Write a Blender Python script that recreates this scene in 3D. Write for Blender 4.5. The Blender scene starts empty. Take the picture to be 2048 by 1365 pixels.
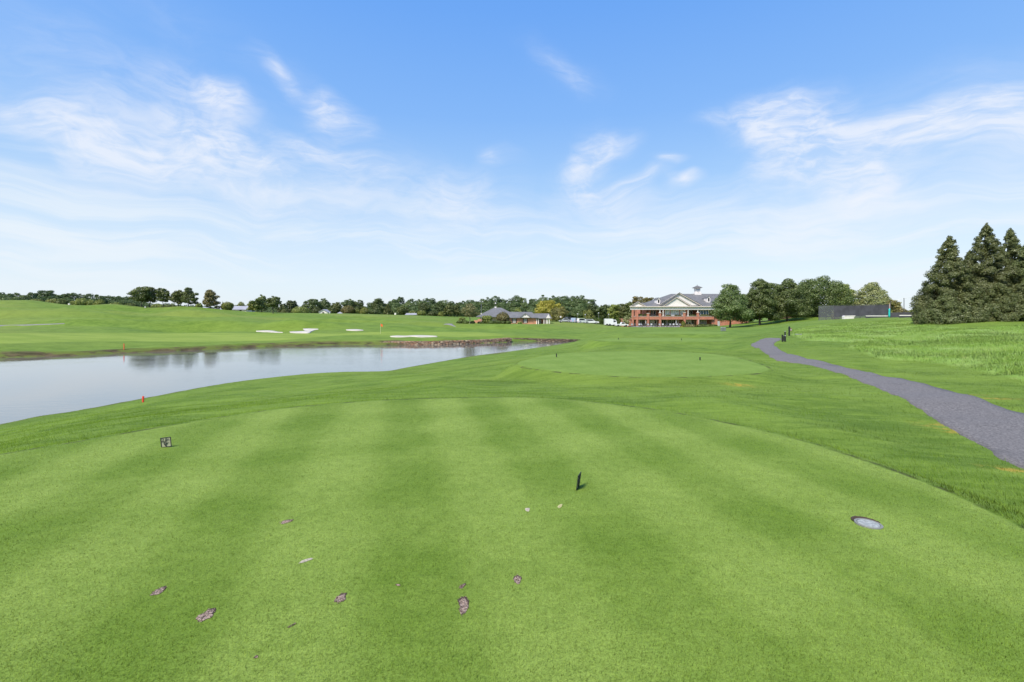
import bpy, math, random
import numpy as np
from mathutils import Vector, Matrix

R = math.radians
SC = bpy.context.scene
COL = SC.collection
FPX, H, CAMZ = 967.0, 630.0, 1.75          # focal length in photo pixels, horizon row, eye height (m)

# ---------------------------------------------------------------- camera
cam = bpy.data.cameras.new("camera")
cam.sensor_width = 36.0
cam.lens = FPX / 2048.0 * 36.0
cam.shift_y = -(682.5 - H) / 2048.0
cam.clip_end = 4000.0
camo = bpy.data.objects.new("camera", cam)
COL.objects.link(camo)
camo.location = (0, 0, CAMZ)
camo.rotation_euler = (R(90), 0, 0)
SC.camera = camo
SC.view_settings.view_transform = 'Standard'
SC.view_settings.look = 'None'
SC.view_settings.gamma = 1.0
SC.view_settings.exposure = 1.0

# ---------------------------------------------------------------- node helpers
class NB:
    """small node-tree builder"""
    def __init__(s, nt):
        s.nt = nt; s.n = nt.nodes; s.l = nt.links
    def node(s, t, **kw):
        nd = s.n.new(t)
        for k, v in kw.items(): setattr(nd, k, v)
        return nd
    def put(s, sock, v):
        if v is None: return
        if hasattr(v, 'is_linked') or hasattr(v, 'links'): s.l.new(v, sock)
        else:
            if hasattr(sock.default_value, '__len__') and not hasattr(v, '__len__'):
                v = [v] * len(sock.default_value)
            if hasattr(sock.default_value, '__len__') and len(sock.default_value) == 4 and len(v) == 3: v = (*v, 1)
            sock.default_value = v
    def m(s, op, a, b=None, c=None, clamp=False):
        nd = s.node('ShaderNodeMath', operation=op, use_clamp=clamp)
        s.put(nd.inputs[0], a); s.put(nd.inputs[1], b); s.put(nd.inputs[2], c)
        return nd.outputs[0]
    def vm(s, op, a, b=None):
        nd = s.node('ShaderNodeVectorMath', operation=op)
        s.put(nd.inputs[0], a); s.put(nd.inputs[1], b)
        return nd.outputs[0]
    def comb(s, x, y, z):
        nd = s.node('ShaderNodeCombineXYZ')
        s.put(nd.inputs[0], x); s.put(nd.inputs[1], y); s.put(nd.inputs[2], z)
        return nd.outputs[0]
    def sep(s, v):
        nd = s.node('ShaderNodeSeparateXYZ'); s.put(nd.inputs[0], v); return nd.outputs
    def ss(s, x, e0, e1, o0=0.0, o1=1.0):
        nd = s.node('ShaderNodeMapRange', interpolation_type='SMOOTHSTEP')
        s.put(nd.inputs['Value'], x); s.put(nd.inputs['From Min'], e0); s.put(nd.inputs['From Max'], e1)
        s.put(nd.inputs['To Min'], o0); s.put(nd.inputs['To Max'], o1)
        return nd.outputs[0]
    def mix(s, f, a, b, blend='MIX'):
        nd = s.node('ShaderNodeMix', data_type='RGBA', blend_type=blend)
        s.put(nd.inputs[0], f); s.put(nd.inputs[6], a); s.put(nd.inputs[7], b)
        return nd.outputs[2]
    def noise(s, vec, scale, detail=3.0, rough=0.55, dist=0.0, dim='3D'):
        nd = s.node('ShaderNodeTexNoise', noise_dimensions=dim)
        s.put(nd.inputs['Vector'], vec); s.put(nd.inputs['Scale'], scale); s.put(nd.inputs['Detail'], detail)
        s.put(nd.inputs['Roughness'], rough); s.put(nd.inputs['Distortion'], dist)
        return nd.outputs[0]
    def mapping(s, vec, loc=(0, 0, 0), rot=(0, 0, 0), scale=(1, 1, 1), t='POINT'):
        nd = s.node('ShaderNodeMapping', vector_type=t)
        s.put(nd.inputs['Vector'], vec); nd.inputs['Location'].default_value = loc
        nd.inputs['Rotation'].default_value = rot; nd.inputs['Scale'].default_value = scale
        return nd.outputs[0]
    def attr(s, name):
        return s.node('ShaderNodeAttribute', attribute_name=name).outputs['Fac']
    def pos(s):
        return s.node('ShaderNodeNewGeometry').outputs['Position']
    def ramp(s, f, stops):
        nd = s.node('ShaderNodeValToRGB')
        s.put(nd.inputs[0], f)
        cr = nd.color_ramp
        while len(cr.elements) < len(stops): cr.elements.new(0.5)
        for e, (p, c) in zip(cr.elements, stops):
            e.position = p; e.color = (*c, 1) if len(c) == 3 else c
        return nd.outputs[0]

def srgb(r, g, b):
    f = lambda c: c / 12.92 if c <= 0.04045 else ((c + 0.055) / 1.055) ** 2.4
    return tuple(f(v / 255.0) for v in (r, g, b))

def newmat(name):
    m = bpy.data.materials.new(name); m.use_nodes = True
    nb = NB(m.node_tree)
    bs = m.node_tree.nodes['Principled BSDF']
    return m, nb, bs

def simple(name, col, rough=0.7, var=0.12, scale=3.0, metal=0.0, bump=0.0, bscale=20.0):
    """plain surface with slight procedural unevenness"""
    m, nb, bs = newmat(name)
    n = nb.noise(nb.pos(), scale, 4)
    f = nb.ss(n, 0.3, 0.7, 1 - var, 1 + var)
    c = nb.node('ShaderNodeVectorMath', operation='SCALE')
    c.inputs[0].default_value = col; nb.put(c.inputs['Scale'], f)
    nb.put(bs.inputs['Base Color'], c.outputs[0])
    bs.inputs['Roughness'].default_value = rough; bs.inputs['Metallic'].default_value = metal
    if bump:
        b = nb.node('ShaderNodeBump'); b.inputs['Strength'].default_value = bump; b.inputs['Distance'].default_value = 0.02
        nb.put(b.inputs['Height'], nb.noise(nb.pos(), bscale, 4)); nb.put(bs.inputs['Normal'], b.outputs[0])
    return m

# ---------------------------------------------------------------- world: Nishita sky, pale horizon and cirrus
SUN_EL, SUN_AZ = R(51), R(-142)      # azimuth from +Y towards +X
world = bpy.data.worlds.new("World"); SC.world = world; world.use_nodes = True
nb = NB(world.node_tree)
bg = world.node_tree.nodes['Background']
sky = nb.node('ShaderNodeTexSky', sky_type='NISHITA')
sky.sun_disc = False; sky.sun_elevation = SUN_EL; sky.sun_rotation = SUN_AZ
sky.altitude = 100; sky.air_density = 1.0; sky.dust_density = 0.6; sky.ozone_density = 2.0
d = nb.node('ShaderNodeTexCoord').outputs['Generated']
dx, dy, dz = nb.sep(d)
az = nb.m('ARCTAN2', dx, dy)
el = nb.m('ARCSINE', nb.m('MINIMUM', nb.m('MAXIMUM', dz, -1.0), 1.0))
ae = nb.comb(az, el, 0.0)
def azel(px, py):
    x = (px - 1024) / FPX; z = (H - py) / FPX
    return math.atan(x), math.atan2(z, math.sqrt(1 + x * x))
# wisps: two streaky noises warped by a slow one
wrp = nb.node('ShaderNodeTexNoise', noise_dimensions='2D'); nb.put(wrp.inputs['Vector'], ae)
wrp.inputs['Scale'].default_value = 4.0; wrp.inputs['Detail'].default_value = 3
wv = nb.vm('MULTIPLY', nb.vm('SUBTRACT', wrp.outputs['Color'], (0.5, 0.5, 0.5)), (0.16, 0.10, 0))
aew = nb.vm('ADD', ae, wv)
st1 = nb.noise(nb.mapping(aew, rot=(0, 0, R(14)), scale=(5.5, 24, 1)), 1.0, 7, 0.62, 0.6, '2D')
st2 = nb.noise(nb.mapping(aew, rot=(0, 0, R(-10)), scale=(7, 20, 1), loc=(3, 7, 0)), 1.0, 7, 0.64, 0.9, '2D')
fin = nb.noise(nb.mapping(aew, rot=(0, 0, R(8)), scale=(24, 70, 1)), 1.0, 5, 0.6, 0.5, '2D')
blobs = [  # px, py, half-length, half-width, tilt (deg, + = falls to the right), strength
 (190,190,330,75,6,.50),(400,185,150,42,12,.55),(462,207,60,34,10,.68),(60,238,150,26,3,.40),
 (150,288,180,44,16,.62),(330,322,240,52,12,.66),(540,345,210,50,8,.60),(430,280,95,22,14,.80),
 (552,142,58,16,42,.52),(630,205,110,42,28,.42),(690,240,58,36,24,.75),(670,322,90,18,14,.60),(810,372,240,62,5,.45),
 (930,400,90,50,-20,.40),(992,310,36,16,10,.65),(1090,122,70,20,35,.30),(1130,150,90,34,15,.30),
 (1140,330,80,46,-55,.50),(1195,302,70,26,-6,.8),(1205,380,95,34,22,.8),(1285,360,44,16,-10,.62),(1357,372,34,10,0,.9),(1312,336,34,9,8,.7),
 (1550,262,130,50,18,.62),(1600,268,95,60,40,.85),(1645,225,95,50,12,.70),(1740,300,240,36,-9,.85),(1700,275,260,85,-4,.45),
 (1935,255,110,40,-8,.66),(1725,350,100,60,18,.55),(1712,385,56,34,-25,.70),(1590,366,80,22,10,.50),(2010,290,150,60,-12,.55),
 (2010,200,150,80,-30,.34),(70,30,150,50,10,.26),(330,25,220,70,12,.26),(1450,240,70,16,-4,.35),
 (1760,440,420,60,3,.34),(1350,440,500,50,2,.30),(600,440,700,60,2,.26),(150,358,240,9,8,.34),(560,425,160,7,6,.30)]
tot = None
for (px, py, a, b, t, s) in blobs:
    A, E = azel(px, py)
    k = math.cos(A) ** 2 / FPX                # angle per pixel along x
    ky = math.cos(A) / FPX
    mp = nb.mapping(aew, loc=(A, E, 0), rot=(0, 0, -R(t)), scale=(a * k * 1.5, b * ky * 1.6, 1), t='TEXTURE')
    g = nb.node('ShaderNodeTexGradient', gradient_type='SPHERICAL'); nb.put(g.inputs[0], mp)
    v = g.outputs['Fac']
    tot = nb.m('MULTIPLY', v, s) if tot is None else nb.m('MULTIPLY_ADD', v, s, tot)
stm = nb.m('ADD', nb.m('MULTIPLY', st1, 0.6), nb.m('MULTIPLY', st2, 0.6))
ns = nb.ss(nb.m('ADD', stm, nb.m('MULTIPLY', nb.m('SUBTRACT', fin, 0.5), 0.45)), 0.34, 0.86)
cl = nb.m('MULTIPLY', nb.ss(tot, 0.02, 1.15), nb.m('MULTIPLY_ADD', ns, .86, 0.26), clamp=True)
cl = nb.m('MULTIPLY', cl, 0.78)
# blue of the sky: Nishita shaped a little by elevation, with a pale milky band low down
S = 0.098
sk = nb.vm('MULTIPLY', sky.outputs[0], (S, S, S))
lift = nb.ramp(nb.m('DIVIDE', el, R(40)), [(0.0, srgb(226, 238, 249)), (0.10, srgb(224, 238, 251)), (0.22, srgb(208, 230, 252)),
        (0.36, srgb(166, 207, 252)), (0.55, srgb(134, 187, 253)), (0.8, srgb(110, 172, 252)), (1.0, srgb(94, 160, 248))])
lift = nb.vm('MULTIPLY', lift, (0.5, 0.5, 0.5))
base = nb.mix(0.85, sk, lift)
band = nb.noise(nb.mapping(aew, scale=(2.2, 26, 1), rot=(0, 0, R(-1)), loc=(1.3, 0, 0)), 1.0, 6, 0.6, 0.3, '2D')
lowm = nb.m('MULTIPLY', nb.ss(el, R(17), R(7)), nb.ss(band, 0.36, 0.72))
base = nb.mix(nb.m('MULTIPLY', lowm, 0.75), base, tuple(0.5 * v for v in srgb(238, 246, 253)))
out = nb.mix(cl, base, tuple(0.5 * v for v in srgb(242, 246, 255)))
gr = nb.ss(dz, -0.02, -0.2)
out = nb.mix(gr, out, (0.06, 0.09, 0.04))
nb.put(bg.inputs['Color'], out)
bg.inputs['Strength'].default_value = 1.0

sun = bpy.data.lights.new("sun", 'SUN'); sun.energy = 2.8; sun.angle = R(16); sun.color = (1.0, 0.92, 0.78)
suno = bpy.data.objects.new("sun", sun); COL.objects.link(suno)
sd = Vector((math.sin(SUN_AZ) * math.cos(SUN_EL), math.cos(SUN_AZ) * math.cos(SUN_EL), math.sin(SUN_EL)))
suno.rotation_euler = sd.to_track_quat('Z', 'Y').to_euler()
suno.location = sd * 60

# ---------------------------------------------------------------- object helpers
def np_mesh(name, V, F, attrs=None, smooth=False):
    """V (n,3); F (m,k) int array, or list of such arrays"""
    me = bpy.data.meshes.new(name)
    Fs = F if isinstance(F, list) else [F]
    Fs = [np.asarray(f, np.int32) for f in Fs if len(f)]
    V = np.asarray(V, np.float32)
    me.vertices.add(len(V)); me.vertices.foreach_set('co', V.ravel())
    nl = sum(f.size for f in Fs); npoly = sum(len(f) for f in Fs)
    me.loops.add(nl); me.polygons.add(npoly)
    me.loops.foreach_set('vertex_index', np.concatenate([f.ravel() for f in Fs]))
    tots = np.concatenate([np.full(len(f), f.shape[1], np.int32) for f in Fs])
    st = np.concatenate([[0], np.cumsum(tots)[:-1]]).astype(np.int32)
    me.polygons.foreach_set('loop_start', st)
    if smooth: me.polygons.foreach_set('use_smooth', np.ones(npoly, bool))
    for k, v in (attrs or {}).items():
        a = me.attributes.new(k, 'FLOAT', 'POINT'); a.data.foreach_set('value', np.asarray(v, np.float32))
    me.update(calc_edges=True)
    return me

def obj(name, me, mat, parent=None, loc=None, label=None):
    o = bpy.data.objects.new(name, me)
    if mat is not None:
        for mm in (mat if isinstance(mat, (list, tuple)) else [mat]):
            if len(me.materials) == 0 or isinstance(mat, (list, tuple)): me.materials.append(mm)
    COL.objects.link(o)
    if parent is not None: o.parent = parent
    if loc is not None: o.location = loc
    if label: o['label'] = label
    return o

def tag(o, label=None, cat=None, group=None, kind=None):
    if label: o['label'] = label
    if cat: o['category'] = cat
    if group: o['group'] = group
    if kind: o['kind'] = kind
    return o

def thing(name, label, cat, loc=(0, 0, 0), rz=0.0, group=None):
    o = bpy.data.objects.new(name, None); COL.objects.link(o)
    o.empty_display_size = 0.3
    o.location = loc; o.rotation_euler = (0, 0, rz)
    return tag(o, label, cat, group)

class MB:
    """collects simple solids and links them as one mesh"""
    def __init__(s): s.v = []; s.f = []
    def add(s, vs, fs):
        b = len(s.v); s.v += [tuple(p) for p in vs]; s.f += [tuple(b + i for i in f) for f in fs]; return s
    def box(s, x0, x1, y0, y1, z0, z1):
        vs = [(x, y, z) for z in (z0, z1) for y in (y0, y1) for x in (x0, x1)]
        return s.add(vs, [(0, 2, 3, 1), (4, 5, 7, 6), (0, 1, 5, 4), (2, 6, 7, 3), (0, 4, 6, 2), (1, 3, 7, 5)])
    def prism(s, pts, y0, y1):
        """polygon in x,z extruded along y"""
        n = len(pts)
        vs = [(x, y0, z) for x, z in pts] + [(x, y1, z) for x, z in pts]
        fs = [tuple(range(n))[::-1], tuple(range(n, 2 * n))] + [(i, (i + 1) % n, n + (i + 1) % n, n + i) for i in range(n)]
        return s.add(vs, fs)
    def prismx(s, pts, x0, x1):
        """polygon in y,z extruded along x"""
        n = len(pts)
        vs = [(x0, y, z) for y, z in pts] + [(x1, y, z) for y, z in pts]
        fs = [tuple(range(n)), tuple(range(n, 2 * n))[::-1]] + [((i + 1) % n, i, n + i, n + (i + 1) % n) for i in range(n)]
        return s.add(vs, fs)
    def tube(s, p0, p1, r0, r1=None, n=8, cap=True):
        r1 = r0 if r1 is None else r1
        p0 = Vector(p0); p1 = Vector(p1); ax = (p1 - p0).normalized()
        u = ax.orthogonal().normalized(); w = ax.cross(u)
        vs = []
        for p, r in ((p0, r0), (p1, r1)):
            for i in range(n):
                a = 2 * math.pi * i / n
                vs.append(p + (u * math.cos(a) + w * math.sin(a)) * r)
        fs = [(i, (i + 1) % n, n + (i + 1) % n, n + i) for i in range(n)]
        if cap: fs += [tuple(range(n))[::-1], tuple(range(n, 2 * n))]
        return s.add(vs, fs)
    def lathe(s, prof, n=16, c=(0, 0, 0)):
        """profile (r,z) revolved about z"""
        vs = []
        for r, z in prof:
            for i in range(n):
                a = 2 * math.pi * i / n
                vs.append((c[0] + r * math.cos(a), c[1] + r * math.sin(a), c[2] + z))
        fs = []
        for j in range(len(prof) - 1):
            for i in range(n):
                fs.append((j * n + i, j * n + (i + 1) % n, (j + 1) * n + (i + 1) % n, (j + 1) * n + i))
        fs.append(tuple(range(n))[::-1]); fs.append(tuple((len(prof) - 1) * n + i for i in range(n)))
        return s.add(vs, fs)
    def slab(s, quad, t):
        """quad (4 points) given thickness t downwards along its normal"""
        q = [Vector(p) for p in quad]; nrm = (q[1] - q[0]).cross(q[-1] - q[0]).normalized()
        if nrm.z < 0: nrm = -nrm
        lo = [p - nrm * t for p in q]
        k = len(q)
        return s.add(q + lo, [tuple(range(k)), tuple(range(k, 2 * k))[::-1]] + [((i + 1) % k, i, k + i, k + (i + 1) % k) for i in range(k)])
    def mesh(s, name, smooth=False):
        me = bpy.data.meshes.new(name); me.from_pydata(s.v, [], s.f); me.validate()
        import bmesh
        bm = bmesh.new(); bm.from_mesh(me); bmesh.ops.recalc_face_normals(bm, faces=bm.faces); bm.to_mesh(me); bm.free()
        if smooth:
            for p in me.polygons: p.use_smooth = True
        return me
    def build(s, name, mat, parent=None, loc=None, label=None, smooth=False):
        return obj(name, s.mesh(name, smooth), mat, parent, loc, label)

# ---------------------------------------------------------------- numpy noise and polygons
def _hash(ix, iy, seed):
    h = (ix.astype(np.int64) * 374761393 + iy.astype(np.int64) * 668265263 + seed * 1442695041) & 0x7fffffff
    h = ((h ^ (h >> 13)) * 1274126177) & 0x7fffffff
    return ((h ^ (h >> 16)) & 0xffff) / 65535.0
def vnoise(x, y, seed=0):
    x = np.asarray(x, float); y = np.asarray(y, float)
    ix = np.floor(x); iy = np.floor(y); fx = x - ix; fy = y - iy
    fx = fx * fx * fx * (fx * (fx * 6 - 15) + 10); fy = fy * fy * fy * (fy * (fy * 6 - 15) + 10)
    a = _hash(ix, iy, seed); b = _hash(ix + 1, iy, seed); c = _hash(ix, iy + 1, seed); d_ = _hash(ix + 1, iy + 1, seed)
    return (a * (1 - fx) + b * fx) * (1 - fy) + (c * (1 - fx) + d_ * fx) * fy - 0.5
def sstep(e0, e1, x):
    t = np.clip((np.asarray(x, float) - e0) / (e1 - e0), 0, 1); return t * t * (3 - 2 * t)
def catmull(pts, n=6, closed=False):
    P = np.asarray(pts, float); m = len(P); out = []
    for i in range(m if closed else m - 1):
        if closed: p0, p1, p2, p3 = P[(i - 1) % m], P[i], P[(i + 1) % m], P[(i + 2) % m]
        else: p0, p1, p2, p3 = P[max(i - 1, 0)], P[i], P[i + 1], P[min(i + 2, m - 1)]
        for k in range(n):
            t = k / n
            out.append(0.5 * ((2 * p1) + (-p0 + p2) * t + (2 * p0 - 5 * p1 + 4 * p2 - p3) * t * t + (-p0 + 3 * p1 - 3 * p2 + p3) * t ** 3))
    if not closed: out.append(P[-1])
    return np.array(out)
def sdpoly(X, Y, poly):
    """signed distance to a closed polygon, negative inside"""
    X = np.asarray(X, float); Y = np.asarray(Y, float); sh = X.shape
    X = X.ravel(); Y = Y.ravel()
    d2 = np.full(X.shape, 1e18); ins = np.zeros(X.shape, bool); P = np.asarray(poly, float)
    for i in range(len(P)):
        ax, ay = P[i][:2]; bx, by = P[(i + 1) % len(P)][:2]
        ex, ey = bx - ax, by - ay; L = ex * ex + ey * ey + 1e-12
        t = np.clip(((X - ax) * ex + (Y - ay) * ey) / L, 0, 1)
        d2 = np.minimum(d2, (X - ax - t * ex) ** 2 + (Y - ay - t * ey) ** 2)
        c = (ay > Y) != (by > Y)
        ins ^= c & (X < (bx - ax) * (Y - ay) / (by - ay + 1e-18) + ax)
    d_ = np.sqrt(d2); d_[ins] *= -1
    return d_.reshape(sh)
# ---------------------------------------------------------------- terrain
WATER = -3.2
def zof(py, Y): return CAMZ - (py - H) * Y / FPX
def pt(px, py, Y):
    """point of the place seen at photo pixel (px,py), Y metres ahead"""
    return ((px - 1024) / FPX * Y, Y, zof(py, Y))
def wY(py): return FPX * (CAMZ - WATER) / (py - H)       # distance of a point on the water seen at row py

CP = []                                                   # control points x, y, z
def cp(px, *pairs):
    for Y, py in pairs: CP.append(pt(px, py, Y))
def cz(px, *pairs):
    for Y, z in pairs: CP.append(((px - 1024) / FPX * Y, Y, z))
W = WATER
cz(-900, (3, -.5), (6, -1.2), (12, -2.6), (16, W), (28, -4.2), (40, W), (60, -1.2), (100, 1.5), (200, 9), (400, 6))
cz(-350, (4, -.4), (8, -1.0), (15, -2.4), (19, W), (30, -4.2), (42, -4), (52, W), (56, -2.5), (80, -.8), (110, 1.2), (150, 5), (200, 9), (260, 7), (400, 4))
cz(0, (4, -.05), (6, -.02), (10, -.9), (wY(853), W), (30, -4.2), (45, -4.2), (wY(716), W))
cp(0, (58, 703), (63, 688), (80, 664), (100, 652), (118, 640), (140, 622), (165, 611), (200, 601)); cz(0, (250, 6.2), (330, 4.5), (500, 3), (900, 2))
cz(70, (wY(838), W)); cp(70, (150, 619), (200, 601.5)); cz(70, (250, 6))
cz(150, (6.6, -.02), (11, -.8), (wY(826), W), (34, -4.3), (48, -4.2), (wY(711), W))
cp(150, (62, 701), (70, 684), (86, 666), (108, 645), (120, 640), (145, 628), (170, 620), (200, 612)); cz(150, (250, 2.2), (330, 2.5), (500, 2))
cp(225, (108, 647), (118, 646), (200, 608.5)); cz(225, (250, 3.2))
cz(300, (7.5, -.02), (14, -1.0), (wY(797), W), (40, -4.3), (54, -4.2), (wY(704.5), W))
cp(300, (66.5, 696), (74, 683), (95, 666), (112, 652), (118, 651), (150, 636), (178, 623), (198, 616)); cz(300, (250, 1.5), (330, 1.5), (500, 1.5))
cp(365, (150, 634), (175, 620), (200, 613)); cz(365, (250, 2.0))
cz(450, (8.2, -.02), (15, -1.05), (25, -2.3), (wY(770), W), (45, -4.2), (60, -4.2), (wY(698.5), W))
cp(450, (72, 691), (80, 681), (102, 665), (120, 652), (140, 641), (175, 628), (202, 620)); cz(450, (250, 1.2), (330, 1.0), (500, 1))
cp(540, (98, 668), (106, 665), (118, 655), (126, 646.5), (135, 643), (150, 640), (180, 631), (205, 625.5)); cz(540, (260, 1.0))
cz(600, (9.2, -.02), (15, -.85), (25, -2.1), (wY(752), W), (50, -4.2), (66, -4.2), (wY(692.5), W))
cp(600, (79, 684), (90, 673), (105, 664.5), (112, 660), (122, 655), (150, 639), (180, 631), (212, 626.5)); cz(600, (260, 1.1), (330, 1), (500, 1))
cp(690, (105, 661), (120, 652), (150, 640), (190, 632), (230, 627.5)); cz(690, (280, 1.4))
cz(770, (10, -.02), (15, -.6), (25, -1.65), (wY(745), W), (52, -4.2), (68, -4.2), (78, -3.3))
cp(770, (81.5, 682), (86, 678), (90, 674), (95, 669), (110, 660), (125, 652), (160, 641), (200, 633.5), (240, 629.5)); cz(770, (300, 1.6), (400, 1.5), (600, 1))
cz(900, (10, -.02), (15, -.4), (25, -1.3), (38, -2.4), (wY(722), W), (64, -4.2), (78.5, -3.4))
cp(900, (82.5, 680), (88, 675), (100, 666), (130, 655), (135, 653), (160, 645), (190, 639), (240, 634)); cz(900, (300, .6), (400, .6), (600, .8))
cz(1020, (10.2, -.02), (13, -.3), (20, -.75), (35, -1.75), (50, -2.6), (wY(706), W), (74, -4.2), (86, -3.5))
cp(1020, (90, 675.5), (100, 667), (125, 657), (147, 650.5), (160, 649), (220, 641)); cz(1020, (300, 0), (400, .2), (600, .5))
cz(1100, (30, -.95), (45, -1.7), (60, -2.5), (wY(695), W), (84, -3.7))
cp(1100, (91, 678.5), (105, 667), (125, 658), (160, 649), (200, 644)); cz(1100, (300, -.3), (400, 0))
cz(1170, (33, -.95), (45, -1.4), (60, -1.95), (75, -2.5), (84, -2.85))
cp(1170, (95, 678), (110, 668), (130, 660), (160, 651.5), (200, 646)); cz(1170, (300, -.5), (400, 0))
for px in (1240, 1330, 1430):
    cz(px, (10.5, -.1), (12.3, -.24), (14, -.22), (20, -.16), (26, -.25), (31, -.95), (36.5, -.95))
    cp(px, (44, 682.5), (50, 676.5)); cz(px, (56, -1.25), (60, -1.1))
    cp(px, (65, 667.5), (71, 663.5), (90, 660), (115, 657.5), (160, 656), (190, 654)); cz(px, (300, -1), (400, 0))
cz(1520, (9, -.15), (12, -.27), (16, -.28), (22, -.25)); cp(1520, (30, 696), (40, 681), (55, 671), (70, 665), (95, 656), (110, 652.5)); cz(1520, (120, -1.0)); cp(1520, (140, 648), (160, 645)); cz(1520, (300, -.5))
cz(1600, (7.5, -.12), (10, -.25), (14, -.3), (20, -.28)); cp(1600, (27, 702), (36, 682), (48, 667), (62, 657), (80, 648), (100, 643.5)); cz(1600, (112, .1)); cp(1600, (135, 637.5), (160, 637)); cz(1600, (300, 0))
cz(1700, (5.6, -.05), (8, -.22), (12, -.3), (17, -.3)); cp(1700, (24, 704), (30, 689), (40, 674), (55, 657), (72, 645), (92, 638)); cz(1700, (105, .8), (150, .6), (300, 0))
cz(1800, (4.6, -.03), (7, -.25), (11, -.32)); cp(1800, (15, 762), (20, 731), (28, 700), (38, 677), (50, 657), (64, 644), (80, 635.5)); cz(1800, (92, 1.3), (150, 1), (300, .5))
cz(1900, (4.2, -.03), (6, -.22), (9.2, -.36), (12, -.34)); cp(1900, (16, 753), (20, 727), (27, 692), (36, 668), (46, 650), (52, 643)); cz(1900, (60, 1.2), (100, 1.3), (300, 1))
cz(2048, (3.6, -.03), (5, -.2), (6.7, -.36), (9, -.35)); cp(2048, (11.5, 806), (15, 763), (20, 718), (28, 684), (40, 655), (50, 641)); cz(2048, (60, 1.5), (100, 1.8), (300, 1.5))
cz(2400, (3, -.1), (5, -.35), (7, -.35), (10, -.2), (15, .1), (25, .6), (40, 1.2), (60, 1.9), (100, 2.3), (300, 2))
cz(3000, (3, -.35), (6, -.3), (12, .2), (30, 1.2), (60, 2.2), (300, 2.5))
CP += [(-9, 1, -.5), (-9, 3, -.55), (9, 1, -.25), (6.5, 1, -.1), (0, 1, 0), (0, 5, 0), (3, 3, 0), (-4, 3, 0), (0, 8, 0)]
CP = np.array(CP)

def uvp(X, Y):
    Yc = np.maximum(Y, 0.5) + 2.0
    return np.clip(X / Yc, -2.0, 2.0) * 1.3, np.log(Yc)
_u, _v = uvp(CP[:, 0], CP[:, 1])
def _k(r2): return 0.5 * r2 * np.log(r2 + 1e-12)
_n = len(CP)
_A = np.zeros((_n + 3, _n + 3))
_A[:_n, :_n] = _k((_u[:, None] - _u) ** 2 + (_v[:, None] - _v) ** 2) + np.eye(_n) * 2e-5
_Pm = np.stack([np.ones(_n), _u, _v], 1)
_A[:_n, _n:] = _Pm; _A[_n:, :_n] = _Pm.T
_w = np.linalg.solve(_A, np.concatenate([CP[:, 2], np.zeros(3)]))
def tps(X, Y):
    sh = X.shape; u, v = uvp(X.ravel(), Y.ravel()); o = np.empty(len(u))
    for i in range(0, len(u), 20000):
        a = u[i:i + 20000, None]; b = v[i:i + 20000, None]
        o[i:i + 20000] = _k((a - _u) ** 2 + (b - _v) ** 2) @ _w[:_n] + _w[_n] + a[:, 0] * _w[_n + 1] + b[:, 0] * _w[_n + 2]
    return np.clip(o, -5.5, 14).reshape(sh)

def plane_poly(pix, z, n=5, closed=True):
    P = []
    for px, py in catmull(pix, n, closed):
        Y = (CAMZ - z) * FPX / (py - H); P.append(((px - 1024) / FPX * Y, Y))
    return np.array(P)
_front = plane_poly([(0, 909), (150, 884), (300, 858), (450, 833), (600, 813), (780, 800), (950, 795.5), (1100, 796.5), (1300, 818), (1450, 845), (1600, 880), (1750, 928), (1900, 984), (2048, 1056)], 0, 5, False)
TEE1 = np.vstack([[(-8.6, 3.5), (-8.8, 0), (-8.2, -8), (5.5, -8), (5.6, -2), (5.2, 2.0)][::-1], _front]) if False else np.vstack([_front, [(4.75, 3.0), (5.2, 1.5), (5.6, -1.5), (5.5, -9), (-8.2, -9), (-8.8, 0), (-8.2, 3.6), (-7.4, 5.1)]])
TEE2 = plane_poly([(1035, 726), (1060, 717), (1110, 708), (1200, 703.5), (1300, 703), (1400, 706), (1480, 717), (1535, 735), (1520, 745), (1440, 751), (1330, 754), (1230, 752), (1130, 744), (1060, 735)], -.14, 4)
TEE3 = plane_poly([(1190, 680), (1230, 677), (1340, 676.5), (1440, 678), (1470, 680.5), (1440, 683), (1330, 683.5), (1230, 683)], -.62, 4)
TEE4 = plane_poly([(1285, 666), (1310, 664), (1380, 663.6), (1440, 664.5), (1460, 666.5), (1420, 668), (1350, 668), (1300, 667.5)], -.74, 4)
TEES = [(TEE1, 0.0, .9), (TEE2, -.14, 1.3), (TEE3, -.62, 2.0), (TEE4, -.74, 2.5)]

def axis(lo, hi, d0, k):
    out = [0.0]
    while out[-1] < hi: out.append(out[-1] + max(d0, k * abs(out[-1])))
    neg = [0.0]
    while neg[-1] > lo: neg.append(neg[-1] - max(d0, k * abs(neg[-1])))
    return np.array(neg[:0:-1] + out)
GX = axis(-1500, 1500, 0.14, 0.0135)
GY = np.concatenate([np.arange(-14, 1.0, 0.5), axis(0, 1600, 0.12, 0.0105) + 1.0])
MX, MY = np.meshgrid(GX, GY)
TZ = tps(MX, MY)
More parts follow.
